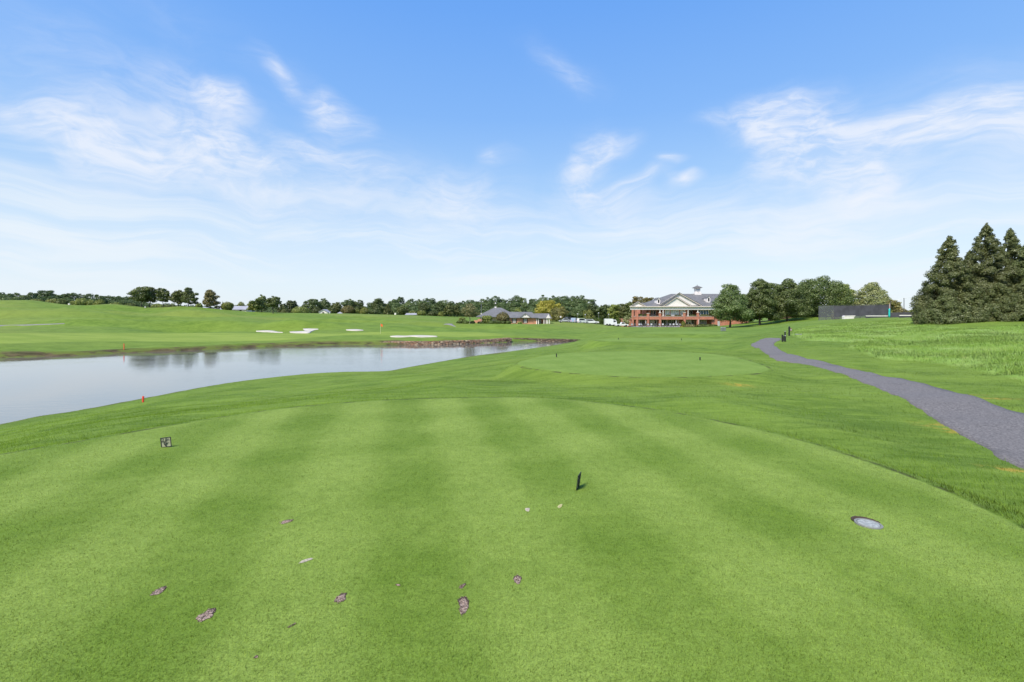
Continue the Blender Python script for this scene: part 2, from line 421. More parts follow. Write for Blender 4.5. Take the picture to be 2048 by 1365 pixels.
# swales and mounds of the far hill, fine unevenness elsewhere
far = sstep(92, 116, MY) * sstep(202, 178, MY)
lef = sstep(40, -30, MX)
TZ += far * (0.35 + 0.65 * lef) * (vnoise(MX / 27 + 3, MY / 15, 5) * 3.4 + vnoise(MX / 12, MY / 8 + 7, 6) * 1.2)
SDT = np.full(MX.shape, 1e3)
for (px, Y_, h_, rx, ry) in [(588, 117, 1.5, 7, 4.5), (180, 112, 1.0, 12, 5), (330, 119, .9, 14, 5), (450, 136, 1.1, 14, 6), (40, 132, 1.2, 16, 6), (650, 142, .9, 11, 6), (250, 151, 1.1, 14, 7), (120, 158, 1.0, 13, 6), (760, 128, .6, 9, 5), (380, 160, .9, 16, 7)]:
    x_ = (px - 1024) / FPX * Y_; TZ += h_ * np.exp(-((MX - x_) / rx) ** 2 - ((MY - Y_) / ry) ** 2)
POND_NEAR = [(-420, 930), (-200, 890), (0, 853), (70, 838), (150, 826), (285, 800.5), (450, 770), (600, 752), (690, 746.5), (770, 745), (810, 738), (900, 722), (950, 713.5), (1010, 706), (1060, 699), (1100, 693.5), (1135, 687), (1155, 684)]
POND_FAR = [(1150, 682.8), (1100, 683.2), (1022, 684.5), (1010, 685.5), (900, 689), (770, 690.5), (700, 690), (600, 692.5), (520, 695), (450, 698.5), (380, 701.5), (300, 704.5), (225, 708), (150, 711.5), (70, 714), (0, 716), (-150, 720), (-420, 728)]
POND = np.vstack([plane_poly(POND_NEAR, WATER, 4, False), plane_poly(POND_FAR, WATER, 4, False)])
SDP = sdpoly(MX, MY, POND)
# pond bed, and banks that meet the water at its edge
inside = sstep(0.0, -2.5, SDP)
TZ = np.where(SDP < 0, np.minimum(TZ, WATER - 0.05 - inside * 0.9), TZ)
outer = sstep(0.0, 3.0, SDP)
shore = WATER + 0.10 + np.minimum(SDP, 3) * 0.12
farside = sstep(50, 58, MY)
TZ = np.where((SDP >= 0) & (SDP < 3), np.maximum(TZ * outer + shore * (1 - outer), WATER + 0.05), TZ)
# eroded lip on the far side
lip = sstep(0.2, 1.0, SDP + vnoise(MX / 3, MY / 3, 9) * 1.2) * sstep(5, 1.6, SDP) * farside * sstep(-8, -20, MX)
TZ += lip * 0.28
for poly, z, w in TEES:
    x0, y0 = poly.min(0) - 6; x1, y1 = poly.max(0) + 6
    ii = np.where((GX > x0) & (GX < x1))[0]; jj = np.where((GY > y0) & (GY < y1))[0]
    sl = (slice(jj[0], jj[-1] + 1), slice(ii[0], ii[-1] + 1))
    s_ = sdpoly(MX[sl], MY[sl], poly)
    f = sstep(w, -0.15, s_); TZ[sl] = TZ[sl] * (1 - f) + z * f
    # a shallow moat where the tee falls away keeps the edge crisp
    TZ[sl] -= 0.05 * np.exp(-((s_ - w * .8) / (w * .6)) ** 2)
    SDT[sl] = np.minimum(SDT[sl], s_)
rough_amp = sstep(0.2, 2.0, SDT) * sstep(60, 30, MY) * sstep(1.0, 8.0, SDP)
TZ += rough_amp * (vnoise(MX / 2.3, MY / 1.7, 11) * .10 + vnoise(MX / .9, MY / .45, 12) * .055)

def Tg(X, Y, G=None):
    G = TZ if G is None else G
    X = np.asarray(X, float); Y = np.asarray(Y, float)
    i = np.clip(np.searchsorted(GX, X) - 1, 0, len(GX) - 2); j = np.clip(np.searchsorted(GY, Y) - 1, 0, len(GY) - 2)
    fx = (X - GX[i]) / (GX[i + 1] - GX[i]); fy = (Y - GY[j]) / (GY[j + 1] - GY[j])
    return (G[j, i] * (1 - fx) + G[j, i + 1] * fx) * (1 - fy) + (G[j + 1, i] * (1 - fx) + G[j + 1, i + 1] * fx) * fy
_ray = np.geomspace(2.0, 420, 4000)
def hit(px, py):
    """first point of the ground seen at photo pixel (px,py)"""
    X = (px - 1024) / FPX * _ray; Z = CAMZ - (py - H) / FPX * _ray
    g = Tg(X, _ray); k = np.argmax(Z <= g)
    if not (Z <= g).any(): k = len(_ray) - 1
    return np.array([X[k], _ray[k], g[k]])
def gz(x, y): return float(Tg(np.array([x]), np.array([y]))[0])
def onground(px, Y):
    x = (px - 1024) / FPX * Y; return (x, Y, gz(x, Y))

# light mown green across the pond, far greens
def hitpoly(pix, n=4): return np.array([hit(*p)[:2] for p in catmull(pix, n, True)])
GREENS = [hitpoly([(-60, 692), (0, 688), (200, 683), (400, 684), (560, 681), (640, 674), (700, 670), (640, 667.5), (500, 667), (300, 666.5), (120, 667), (0, 667), (-60, 668)]),
          hitpoly([(650, 671), (760, 671), (900, 674), (1000, 672.5), (1000, 668), (940, 665), (850, 664), (760, 664.5), (690, 667)])]
SDG = np.full(MX.shape, 1e3)
for g in GREENS: SDG = np.minimum(SDG, sdpoly(MX, MY, g))
FESC = hitpoly([(2300, 800), (2180, 785), (2048, 763), (1985, 749), (1922, 735), (1843, 725), (1764, 719), (1723, 704), (1694, 693), (1704, 686), (1660, 684), (1618, 682), (1590, 674), (1575, 666), (1600, 658), (1660, 650), (1740, 645), (1800, 641.5), (1860, 649), (1940, 658), (2010, 654), (2100, 650), (2300, 645)], 3)
SDF = np.full(MX.shape, 1e3); _m = (MY > 8) & (MY < 120) & (MX > 5)
SDF[_m] = sdpoly(MX[_m], MY[_m], FESC)
TZ += 0.14 * sstep(0.3, -1.0, SDF) * (1 + .6 * vnoise(MX / 2.2, MY / 2.6, 21))

# cart path: left and right edges traced, then carried on out of the frame
PL = [(1530, 676.5), (1517, 682), (1502, 689), (1510, 697), (1530, 707), (1548, 718), (1575, 724), (1620, 731), (1665, 743), (1720, 762), (1780, 787), (1840, 818), (1900, 856), (1965, 893), (2048, 938)]
PR = [(1560, 676.5), (1562, 680), (1550, 686), (1549, 692), (1560, 699), (1585, 709), (1612, 717), (1660, 727), (1715, 740), (1765, 752), (1805, 757), (1850, 767), (1910, 784), (1975, 803), (2048, 826)]
def path_edges(a, b, n=5):
    A = np.array([hit(*p)[:2] for p in a]); B = np.array([hit(*p)[:2] for p in b])
    return catmull(A, n), catmull(B, n)
_L = [tuple(hit(*p)[:2]) for p in PL]; _R = [tuple(hit(*p)[:2]) for p in PR]
_L += [(7.3, 4.6), (7.6, 2.0), (7.9, -2), (8.3, -12)]; _R += [(10.0, 7.0), (10.2, 3.0), (10.4, -2), (10.8, -12)]
PATH_L, PATH_R = catmull(_L, 4), catmull(_R, 4)
def _rag(P, sd, n=2):
    Q = catmull(P, n); Q[:, 0] += vnoise(Q[:, 0] * 1.3, Q[:, 1] * 1.6, sd) * .09; return Q
PATH_L, PATH_R = _rag(PATH_L, 81), _rag(PATH_R, 91)
PATHPOLY = np.vstack([PATH_L, PATH_R[::-1]])
SDPATH = np.full(MX.shape, 1e3); _m = (MY > -13) & (MY < 60) & (MX > 4) & (MX < 40)
SDPATH[_m] = sdpoly(MX[_m], MY[_m], PATHPOLY)
TZ0 = TZ.copy()
TZ = TZ - 0.14 * sstep(0.02, -0.22, SDPATH)
# ---------------------------------------------------------------- grass colours (shared by the ground sheet and the blades)
def tee_col(nb, P):
    x, y, z = nb.sep(P)
    w = nb.noise(P, 0.55, 3)
    s = nb.m('ADD', nb.m('ADD', nb.m('MULTIPLY', x, .97), nb.m('MULTIPLY', y, .23)), nb.m('MULTIPLY', nb.m('SUBTRACT', w, .5), .55))
    k = nb.m('SINE', nb.m('MULTIPLY_ADD', s, 2 * math.pi / 1.5, -2 * math.pi * .125 / 1.5 - math.pi / 2))
    s2 = nb.m('ADD', nb.m('ADD', nb.m('MULTIPLY', x, -.35), nb.m('MULTIPLY', y, .94)), nb.m('MULTIPLY', nb.m('SUBTRACT', w, .5), .9))
    k2 = nb.m('SINE', nb.m('MULTIPLY', s2, 2 * math.pi / 1.8))
    pat = nb.noise(P, 1.3, 5, .6)
    f = nb.m('ADD', nb.m('MULTIPLY_ADD', nb.m('SUBTRACT', nb.ss(k, -.8, .8), .5), nb.ss(y, 11, 13.5, .52, .16), .30), nb.m('MULTIPLY', nb.ss(k2, -.9, .9), .22))
    f = nb.m('ADD', f, nb.m('MULTIPLY', nb.m('SUBTRACT', pat, .46), 1.15), clamp=True)
    c = nb.mix(f, (.133, .214, .026), (.230, .318, .061))
    c = nb.mix(nb.ss(y, 11.5, 14, 0, 1), c, nb.mix(f, (.142, .230, .030), (.212, .306, .057)))
    fn = nb.noise(P, 9.0, 3)
    return nb.mix(1.0, c, nb.ramp(fn, [(.3, (.88, .9, .86)), (.7, (1.1, 1.08, 1.12))]), 'MULTIPLY')
def rough_col(nb, P):
    n1 = nb.noise(P, .35, 5, .6); n2 = nb.noise(nb.mapping(P, rot=(0, 0, .5), scale=(.9, 4.2, 1)), 1.0, 6, .66)
    f = nb.m('ADD', nb.m('MULTIPLY', n1, .65), nb.m('MULTIPLY', n2, .80))
    c = nb.mix(nb.ss(f, .50, .92), (.080, .149, .014), (.176, .268, .038))
    n3 = nb.noise(P, 4.5, 3)
    return nb.mix(nb.ss(n3, .62, .78, 0, .35), c, (.18, .26, .05))
def fes_col(nb, P):
    n1 = nb.noise(P, .5, 4, .6); n2 = nb.noise(P, 3.0, 3)
    c = nb.mix(nb.ss(n1, .35, .68), (.195, .318, .052), (.268, .385, .10))
    return nb.mix(nb.ss(n2, .52, .78, 0, .55), c, (.44, .46, .17))

ground_mat, nb, bs = newmat("ground_grass")
P = nb.pos(); x, y, z = nb.sep(P)
sdt = nb.attr('sdt'); sdg = nb.attr('sdg'); sdf = nb.attr('sdf'); mud = nb.attr('mud'); dry = nb.attr('dry'); spot = nb.attr('spot')
jit = nb.m('MULTIPLY', nb.m('SUBTRACT', nb.noise(P, 7.0, 3), .5), .10)
rc = rough_col(nb, P)
# far hill: broad mown bands and drier ridges
nf = nb.noise(nb.mapping(P, scale=(.022, .05, .05)), 1.0, 5, .6)
rc = nb.mix(nb.ss(nf, .35, .7, 0, .45), rc, (.20, .26, .038))
rc = nb.mix(nb.m('MULTIPLY', dry, nb.ss(nf, .30, .62, .25, 1.0)), rc, (.27, .27, .07))
tf = nb.ss(nb.m('ADD', sdt, jit), .03, -.03)
c = nb.mix(tf, rc, tee_col(nb, P))
gf = nb.ss(nb.m('ADD', sdg, nb.m('MULTIPLY', jit, 4)), .5, -.5)
gcol = nb.mix(nb.ss(nb.noise(nb.mapping(P, scale=(.12, .3, 1)), 1.0, 4), .35, .65), (.19, .27, .035), (.245, .32, .052))
c = nb.mix(gf, c, gcol)
c = nb.mix(nb.ss(sdf, .25, -.35), c, fes_col(nb, P))
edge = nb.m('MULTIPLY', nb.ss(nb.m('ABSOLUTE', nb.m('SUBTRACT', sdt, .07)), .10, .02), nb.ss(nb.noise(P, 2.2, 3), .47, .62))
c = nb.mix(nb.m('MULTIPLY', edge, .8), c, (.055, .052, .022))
mn = nb.noise(nb.mapping(P, scale=(.6, .6, 2.5)), 1.0, 5, .65)
mc = nb.mix(nb.ss(mn, .36, .62), (.045, .032, .017), (.12, .085, .048))
mc = nb.mix(nb.ss(nb.noise(nb.mapping(P, scale=(.35, .6, 2.0)), 1.0, 5, .65), .44, .56), mc, (.12, .145, .03))
c = nb.mix(nb.m('MULTIPLY', mud, nb.ss(nb.noise(nb.mapping(P, scale=(.35, .9, 1)), 1.0, 4), .25, .45, .35, 1.0), clamp=True), c, mc)
c = nb.mix(nb.m('MULTIPLY', spot, nb.ss(nb.noise(P, 6.0, 4), .40, .62), clamp=True), c, (.42, .29, .045))
# clippings and blade-scale grain
g1 = nb.noise(nb.mapping(P, scale=(1, 1, 1)), 120.0, 2); g2 = nb.noise(P, 38.0, 3)
gr = nb.m('ADD', nb.m('MULTIPLY', nb.ss(g1, .25, .75, .50, 1.2), .55), nb.m('MULTIPLY', nb.ss(g2, .3, .7, .75, 1.2), .45))
sc = nb.node('ShaderNodeVectorMath', operation='SCALE'); nb.put(sc.inputs[0], c); nb.put(sc.inputs['Scale'], gr)
nb.put(bs.inputs['Base Color'], sc.outputs[0])
bs.inputs['Roughness'].default_value = .85; bs.inputs['Specular IOR Level'].default_value = .15
bp = nb.node('ShaderNodeBump'); bp.inputs['Strength'].default_value = .35; bp.inputs['Distance'].default_value = .05
bh = nb.m('ADD', nb.m('MULTIPLY', nb.noise(P, 1.6, 4, .6), 1.2), nb.m('MULTIPLY', g2, .25))
nb.put(bp.inputs['Height'], bh); nb.put(bs.inputs['Normal'], bp.outputs[0])

# ground sheet
ny, nx = MX.shape
idx = np.arange(nx * ny).reshape(ny, nx)
quads = np.stack([idx[:-1, :-1], idx[:-1, 1:], idx[1:, 1:], idx[1:, :-1]], -1).reshape(-1, 4)
MUD = .95 * sstep(2.0, .7, SDP + vnoise(MX / 4, MY / 3, 31) * 1.8) * farside * sstep(6, -8, MX) + .75 * sstep(.7, .25, SDP) * (1 - farside) * sstep(-1, .1, SDP)
MUD = np.maximum(MUD, sstep(.3, -.2, SDP))
DRY = sstep(-75, -150, MX * 100 / np.maximum(MY, 40)) * sstep(55, 75, MY) * sstep(235, 190, MY) * .6
DRY = np.maximum(DRY, .28 * sstep(.45, .75, vnoise(MX / 30, MY / 22, 41) + .5) * sstep(120, 150, MY) * sstep(250, 200, MY))
SPOT = np.zeros_like(MX)
for (px, py, rx, ry) in [(1886, 853, .34, .30), (1900, 862, .2, .12), (2012, 937, .30, .10), (2040, 944, .25, .08), (1480, 771, .35, .22), (2010, 798, 0.6, .1), (1940, 790, .5, .06), (1690, 742, .6, .1)]:
    hx, hy, _ = hit(px, py); SPOT = np.maximum(SPOT, np.exp(-((MX - hx) / rx) ** 2 - ((MY - hy) / ry) ** 2))
flat = lambda a: a.ravel()
gme = np_mesh("ground", np.stack([MX.ravel(), MY.ravel(), TZ.ravel()], 1), quads,
              dict(sdt=flat(SDT), sdg=flat(SDG), sdf=flat(SDF), mud=flat(np.clip(MUD, 0, 1)), dry=flat(np.clip(DRY, 0, 1)), spot=flat(SPOT)), smooth=True)
tag(obj("ground", gme, ground_mat), kind='structure')

# ---------------------------------------------------------------- water
wm, nb, bs = newmat("pond_water")
P = nb.pos()
n1 = nb.noise(nb.mapping(P, rot=(0, 0, .12), scale=(.55, 2.0, 1)), 1.0, 4, .6, .4)
n2 = nb.noise(nb.mapping(P, rot=(0, 0, -.1), scale=(2.2, 6.0, 1)), 1.0, 3, .6)
calm = nb.ss(nb.noise(nb.mapping(P, rot=(0, 0, .08), scale=(.035, .11, 1)), 1.0, 3), .38, .62, .35, 1.0)
bp = nb.node('ShaderNodeBump'); bp.inputs['Distance'].default_value = .03
nb.put(bp.inputs['Strength'], nb.m('MULTIPLY', calm, .32))
nb.put(bp.inputs['Height'], nb.m('ADD', nb.m('MULTIPLY', n1, 1.0), nb.m('MULTIPLY', n2, .35)))
nb.put(bs.inputs['Normal'], bp.outputs[0])
bs.inputs['Base Color'].default_value = (.115, .118, .108, 1)
bs.inputs['Roughness'].default_value = .03; bs.inputs['IOR'].default_value = 2.25
wp = np.vstack([POND])
cen = wp.mean(0)
# sheet a little wider than the pond so that it runs under the banks
wl = []
m_ = len(wp)
for i in range(m_):
    t_ = wp[(i + 1) % m_] - wp[i - 1]; nrm = np.array([t_[1], -t_[0]]) / (np.linalg.norm(t_) + 1e-9)
    wl.append(wp[i] + nrm * .6)
me = bpy.data.meshes.new("water")
me.from_pydata([(float(p[0]), float(p[1]), WATER) for p in wl], [], [tuple(range(m_))])
import bmesh
bm = bmesh.new(); bm.from_mesh(me); bmesh.ops.triangulate(bm, faces=bm.faces[:]); bmesh.ops.recalc_face_normals(bm, faces=bm.faces[:])
if bm.faces[0].normal.z < 0: bmesh.ops.reverse_faces(bm, faces=bm.faces[:])
bm.to_mesh(me); bm.free()
tag(obj("water", me, wm), kind='structure')

# ---------------------------------------------------------------- cart paths
asph, nb, bs = newmat("asphalt")
P = nb.pos()
a1 = nb.noise(P, 26, 5, .75); a2 = nb.noise(P, 1.1, 4); a3 = nb.noise(nb.mapping(P, scale=(.5, .5, 1)), 1.0, 5, .7)
c = nb.mix(nb.ss(a1, .32, .68), (.058, .052, .048), (.235, .212, .20))
c = nb.mix(nb.ss(a2, .35, .7, 0, .35), c, (.15, .137, .134))
c = nb.mix(nb.ss(a3, .55, .68, 0, .4), c, (.07, .063, .061))
nb.put(bs.inputs['Base Color'], c); bs.inputs['Roughness'].default_value = .9
bp = nb.node('ShaderNodeBump'); bp.inputs['Strength'].default_value = .5; bp.inputs['Distance'].default_value = .01
nb.put(bp.inputs['Height'], a1); nb.put(bs.inputs['Normal'], bp.outputs[0])
conc = simple("pale_concrete", (.21, .20, .20), .9, .15, 2.0)
def strip(name, A, B, mat, dz, m=8, G=None, thick=.12):
    t = np.linspace(0, 1, m + 1)
    V = A[:, None, :] * (1 - t[None, :, None]) + B[:, None, :] * t[None, :, None]
    n = len(A); xy = V.reshape(-1, 2)
    z = Tg(xy[:, 0], xy[:, 1], G) + dz + .012 * np.tile(1 - (2 * t - 1) ** 2, n)
    vv = np.column_stack([xy, z])
    i = np.arange(n * (m + 1)).reshape(n, m + 1)
    F = np.stack([i[:-1, :-1], i[:-1, 1:], i[1:, 1:], i[1:, :-1]], -1).reshape(-1, 4)
    # skirts down the two sides and ends
    low = vv.copy(); low[:, 2] -= thick; k = len(vv)
    rim = np.concatenate([i[0, :], i[1:, -1], i[-1, -2::-1], i[-2:0:-1, 0]])
    nx_ = np.roll(rim, -1)
    S_ = np.stack([rim, rim + k, nx_ + k, nx_], -1)
    return obj(name, np_mesh(name, np.vstack([vv, low]), [F, S_], smooth=False), mat)
tag(strip("path", PATH_L, PATH_R, asph, -.006, 10, TZ0), kind='structure')
def hits(pp): return np.array([hit(*p)[:2] for p in pp])
tag(strip("path", catmull(hits([(1590, 668.6), (1604, 668.6)]), 4), catmull(hits([(1590, 670.5), (1604, 670.5)]), 4), conc, .03, 3), kind='structure')
def lift_strip(a, b, mat, dz=.06):
    return tag(strip("path", catmull(hits(a), 5), catmull(hits(b), 5), mat, dz, 4), kind='structure')
lift_strip([(-60, 652.5), (0, 651.5), (50, 650.2), (100, 648.6), (128, 647.6)], [(-60, 654.5), (0, 653.6), (50, 652), (100, 650), (130, 648.6)], conc)
lift_strip([(887, 649.8), (893, 650), (901, 651.2), (912, 654.5)], [(893, 648.2), (904, 648.4), (906, 650.2), (909.5, 652.5)], conc)

# ---------------------------------------------------------------- bunkers
sandm = simple("bunker_sand", (.50, .46, .39), .95, .16, .5, bump=.3, bscale=3)
def bunker(label, top, bot, bulge=.10):
    a = catmull(hits(top), 6); b = catmull(hits(bot), 6)
    o = strip("sand_bunker", a, b, sandm, bulge, 6)
    return tag(o, label, "bunker", "sand bunkers around the far green")
bunker("thin sliver of pale sand, leftmost bunker beyond the pond", [(512, 663.2), (524, 662.2), (538, 662.3), (550, 663.4), (565, 665.4)], [(513, 664.2), (524, 664.8), (538, 665.4), (550, 666), (566, 666.2)])
bunker("pale J shaped sand bunker with a raised right arm below a grassy mound", [(579, 664.6), (588, 663.8), (603, 663.4), (613, 662.4), (606, 659.2), (618, 658.4), (636, 658.9)], [(581, 666.4), (590, 667.0), (604, 667.2), (618, 667.0), (622, 664.5), (628, 661.8), (637, 659.6)])
bunker("small oval sand bunker between the J shaped bunker and the flag", [(692, 660.4), (705, 659.6), (716, 659.8), (726, 661)], [(693, 661.4), (705, 662.3), (716, 662.5), (727, 661.9)])
bunker("wide two lobed sand bunker above the brown stone pond wall", [(780, 673.6), (795, 672.4), (812, 672.8), (826, 672.0), (845, 671.8), (873, 673.2)], [(782, 674.6), (797, 675.4), (814, 674.9), (826, 674.4), (845, 675.5), (875, 674.6)])

# ---------------------------------------------------------------- stone pond walls
def stone_mat(name, cols, sc=3.0):
    m, nb, bs = newmat(name)
    P = nb.mapping(nb.pos(), scale=(1, 1, 2.0))
    v = nb.node('ShaderNodeTexVoronoi', feature='F1'); nb.put(v.inputs['Vector'], P); v.inputs['Scale'].default_value = sc
    c = nb.ramp(nb.sep(v.outputs['Color'])[0], cols)
    e = nb.node('ShaderNodeTexVoronoi', feature='DISTANCE_TO_EDGE'); nb.put(e.inputs['Vector'], P); e.inputs['Scale'].default_value = sc
    c = nb.mix(nb.ss(e.outputs['Distance'], .02, .09), (.03, .024, .018), c)
    nb.put(bs.inputs['Base Color'], c); bs.inputs['Roughness'].default_value = .9
    b = nb.node('ShaderNodeBump'); b.inputs['Distance'].default_value = .08; nb.put(b.inputs['Height'], nb.ss(e.outputs['Distance'], 0, .2)); nb.put(bs.inputs['Normal'], b.outputs[0])
    return m
brown_stone = stone_mat("brown_stone", [(0, (.24, .13, .075)), (.3, (.37, .22, .13)), (.55, (.28, .185, .12)), (.8, (.46, .35, .23)), (1, (.33, .165, .095))], 2.0)
dark_stone = stone_mat("dark_stone", [(0, (.08, .055, .035)), (.5, (.16, .11, .07)), (1, (.22, .17, .11))], 1.8)
grey_stone = stone_mat("grey_stone", [(0, (.24, .23, .24)), (.5, (.36, .34, .35)), (1, (.45, .43, .44))], 2.2)
def stone_wall(name, label, path, tops, depth, mat, zb=WATER - .5):
    """wall along ground points, its top row given per point; ragged face"""
    P2 = catmull([(x_, y_, t) for (x_, y_), t in zip(path, tops)], 10)
    rng = np.random.default_rng(5); n = len(P2); rows = 6
    V = []; 
    tang = np.gradient(P2[:, :2], axis=0); tang /= np.linalg.norm(tang, axis=1)[:, None] + 1e-9
    nr = np.stack([tang[:, 1], -tang[:, 0]], 1)
    if (nr[:, 1].mean()) > 0: nr = -nr
    for r_ in range(rows):
        f = r_ / (rows - 1); off = rng.uniform(-.07, .07, n) + .12 * (1 - f)
        z_ = zb + (P2[:, 2] - zb) * f + (rng.uniform(-.06, .06, n) if r_ == rows - 1 else 0)
        V.append(np.column_stack([P2[:, :2] + nr * off[:, None], z_]))
    V.append(np.column_stack([P2[:, :2] - nr * depth, P2[:, 2] + rng.uniform(-.03, .03, n)]))
    V.append(np.column_stack([P2[:, :2] - nr * depth, np.full(n, zb)]))
    V = np.vstack(V); i = np.arange(len(V)).reshape(rows + 2, n)
    F = np.stack([i[:-1, :-1], i[:-1, 1:], i[1:, 1:], i[1:, :-1]], -1).reshape(-1, 4)
    ends = [np.array([i[:, 0][::-1]]), np.array([i[:, -1]])]
    return tag(obj(name, np_mesh(name, V, [F] + ends), mat), label, "stone wall")
def onwater(px, py): Y = wY(py); return ((px - 1024) / FPX * Y, Y)
wl_ = [(752, 690.2), (775, 689.9), (820, 690.3), (870, 690.0), (920, 688.6), (970, 686.8), (1010, 685.2), (1023, 684.6)]
tp_ = [688, 683.4, 683.2, 683.0, 681.4, 679.6, 677.0, 676.0]
pp = [onwater(*p) for p in wl_]
stone_wall("stone_wall", "brown stacked stone wall holding the green above the pond", pp, [zof(t, p[1]) for t, p in zip(tp_, pp)], 1.0, brown_stone)
wl_ = [(1022, 684.0), (1060, 683.8), (1100, 684.2), (1140, 684.2), (1168, 683.0)]
tp_ = [676.6, 677.4, 678.0, 679.0, 680.4]
pp = [onwater(px, py - .6) for px, py in wl_]
stone_wall("stone_wall", "low dark stone wall closing the right end of the pond", pp, [zof(t, p[1]) for t, p in zip(tp_, pp)], .8, dark_stone)

# ---------------------------------------------------------------- divots (positions needed before the blades are sown)
def tee_pt(px, py, z=0.0):
    Y = (CAMZ - z) * FPX / (py - H); return ((px - 1024) / FPX * Y, Y)
DIV = [  # px, py, length px, width px, tilt deg in the picture, kind, label
 (318, 1183, 21, 21, 25, 'soil', "narrow crumbly brown divot, leftmost on the tee"),
 (413, 1231, 31, 30, 28, 'soil', "largest crumbly brown divot, with a dark soil rim on its far side"),
 (682, 1197, 23, 22, 10, 'soil', "rounded brown divot midway between the largest divot and the long upright divot"),
 (927, 1212, 42, 23, -80, 'soil', "long upright brown divot that narrows towards the camera"),
 (1035, 1160, 19, 19, -30, 'soil', "brown divot furthest right of the soil divots"),
 (573, 1044, 22, 9, 12, 'soil', "small brown divot beyond the others, behind the pale sandy streak"),
 (925, 1173, 16, 8, 40, 'soil', "tiny worn brown scrape just beyond the long upright divot"),
 (612, 1122, 25, 7, 22, 'sand', "pale sandy streak filling a thin slanted divot"),
 (1055, 1020, 11, 8, 0, 'sand', "small round patch of white sand near the edge-on tee marker"),
 (1120, 1013, 14, 6, 35, 'dry', "yellowish sandy scrape closest to the edge-on tee marker"),
 (512, 1315, 9, 7, 0, 'soil', "tiny dark divot nearest the camera"),
 (584, 1252, 17, 3.5, 45, 'soil', "thin reddish brown scratch in the grass right of the largest divot"),
 (796, 1171, 12, 4, -10, 'soil', "faint brown scuff between the rounded divot and the long upright divot"),
]
DIVW = []
for (px, py, a, b, t, k, lab) in DIV:
    x_, y_ = tee_pt(px, py); s_ = y_ / FPX; fs = FPX * CAMZ / y_ ** 2     # px per metre along depth
    T_ = R(t); ex = np.array([math.cos(T_) * a / 2 * s_, math.sin(T_) * a / 2 / fs]); ey = np.array([-math.sin(T_) * b / 2 * s_, math.cos(T_) * b / 2 / fs])
    DIVW.append((x_, y_, ex, ey))
SPX, SPY = tee_pt(1737, 1049)
# ---------------------------------------------------------------- grass blades (stuff)
def blade_mat(name, colfn, dark, light, up=.75, trans=.25):
    m, nb, bs = newmat(name)
    nt = m.node_tree; nt.nodes.remove(bs); outn = nt.nodes['Material Output']
    P = nb.pos(); c = colfn(nb, P)
    rn = nb.attr('rnd'); k = nb.m('MULTIPLY_ADD', rn, light - dark, dark)
    sc = nb.node('ShaderNodeVectorMath', operation='SCALE'); nb.put(sc.inputs[0], c); nb.put(sc.inputs['Scale'], k)
    c = nb.mix(nb.m('MULTIPLY', nb.ss(rn, .90, 1.0), .5), sc.outputs[0], (.30, .36, .10))
    gn = nb.node('ShaderNodeNewGeometry').outputs['Normal']
    nn = nb.node('ShaderNodeVectorMath', operation='NORMALIZE')
    nb.put(nn.inputs[0], nb.vm('ADD', nb.vm('MULTIPLY', gn, (1 - up,) * 3), (0, 0, up)))
    d_ = nb.node('ShaderNodeBsdfDiffuse'); nb.put(d_.inputs['Color'], c); nb.put(d_.inputs['Normal'], nn.outputs[0])
    t_ = nb.node('ShaderNodeBsdfTranslucent'); nb.put(t_.inputs['Color'], c)
    mx = nb.node('ShaderNodeMixShader'); mx.inputs[0].default_value = trans
    nb.l.new(d_.outputs[0], mx.inputs[1]); nb.l.new(t_.outputs[0], mx.inputs[2]); nb.l.new(mx.outputs[0], outn.inputs['Surface'])
    return m
def blades(name, xy, z, L, Wd, lean, ang, mat, rnd, bent=False):
    n = len(xy)
    b = np.stack([np.cos(ang + 1.57), np.sin(ang + 1.57)], 1)         # width direction
    d_ = np.stack([np.cos(ang), np.sin(ang)], 1)
    base = np.column_stack([xy, z])
    wv_ = np.column_stack([b * (Wd / 2)[:, None], np.zeros(n)])
    if not bent:
        tip = base + np.column_stack([d_ * (np.sin(lean) * L)[:, None], np.cos(lean) * L])
        V = np.stack([base - wv_, base + wv_, tip], 1).reshape(-1, 3)
        F = np.arange(3 * n).reshape(n, 3); a = np.repeat(rnd, 3)
        me = np_mesh(name, V, F, dict(rnd=a))
    else:
        l1 = lean * .5; mid = base + np.column_stack([d_ * (np.sin(l1) * L * .55)[:, None], np.cos(l1) * L * .55])
        l2 = lean * 1.5; tip = mid + np.column_stack([d_ * (np.sin(l2) * L * .5)[:, None], np.cos(l2) * L * .5])
        V = np.stack([base - wv_, base + wv_, mid + wv_ * .75, mid - wv_ * .75, tip], 1).reshape(-1, 3)
        i = np.arange(n)[:, None] * 5
        me = np_mesh(name, V, [i + np.array([[0, 1, 2, 3]]), i + np.array([[3, 2, 4]])], dict(rnd=np.repeat(rnd, 5)))
    return obj(name, me, mat)
rng = np.random.default_rng(11)
def scatter(n, y0, y1, umax, p):
    """points in the wedge ahead, density falling off with distance as 1/Y**p (area density)"""
    u = rng.uniform(-umax, umax, n)
    # pdf over Y proportional to Y * Y**-p
    q = 2 - p; r_ = rng.random(n)
    Y = (y0 ** q + r_ * (y1 ** q - y0 ** q)) ** (1 / q) if abs(q) > 1e-6 else y0 * (y1 / y0) ** r_
    return u * Y, Y
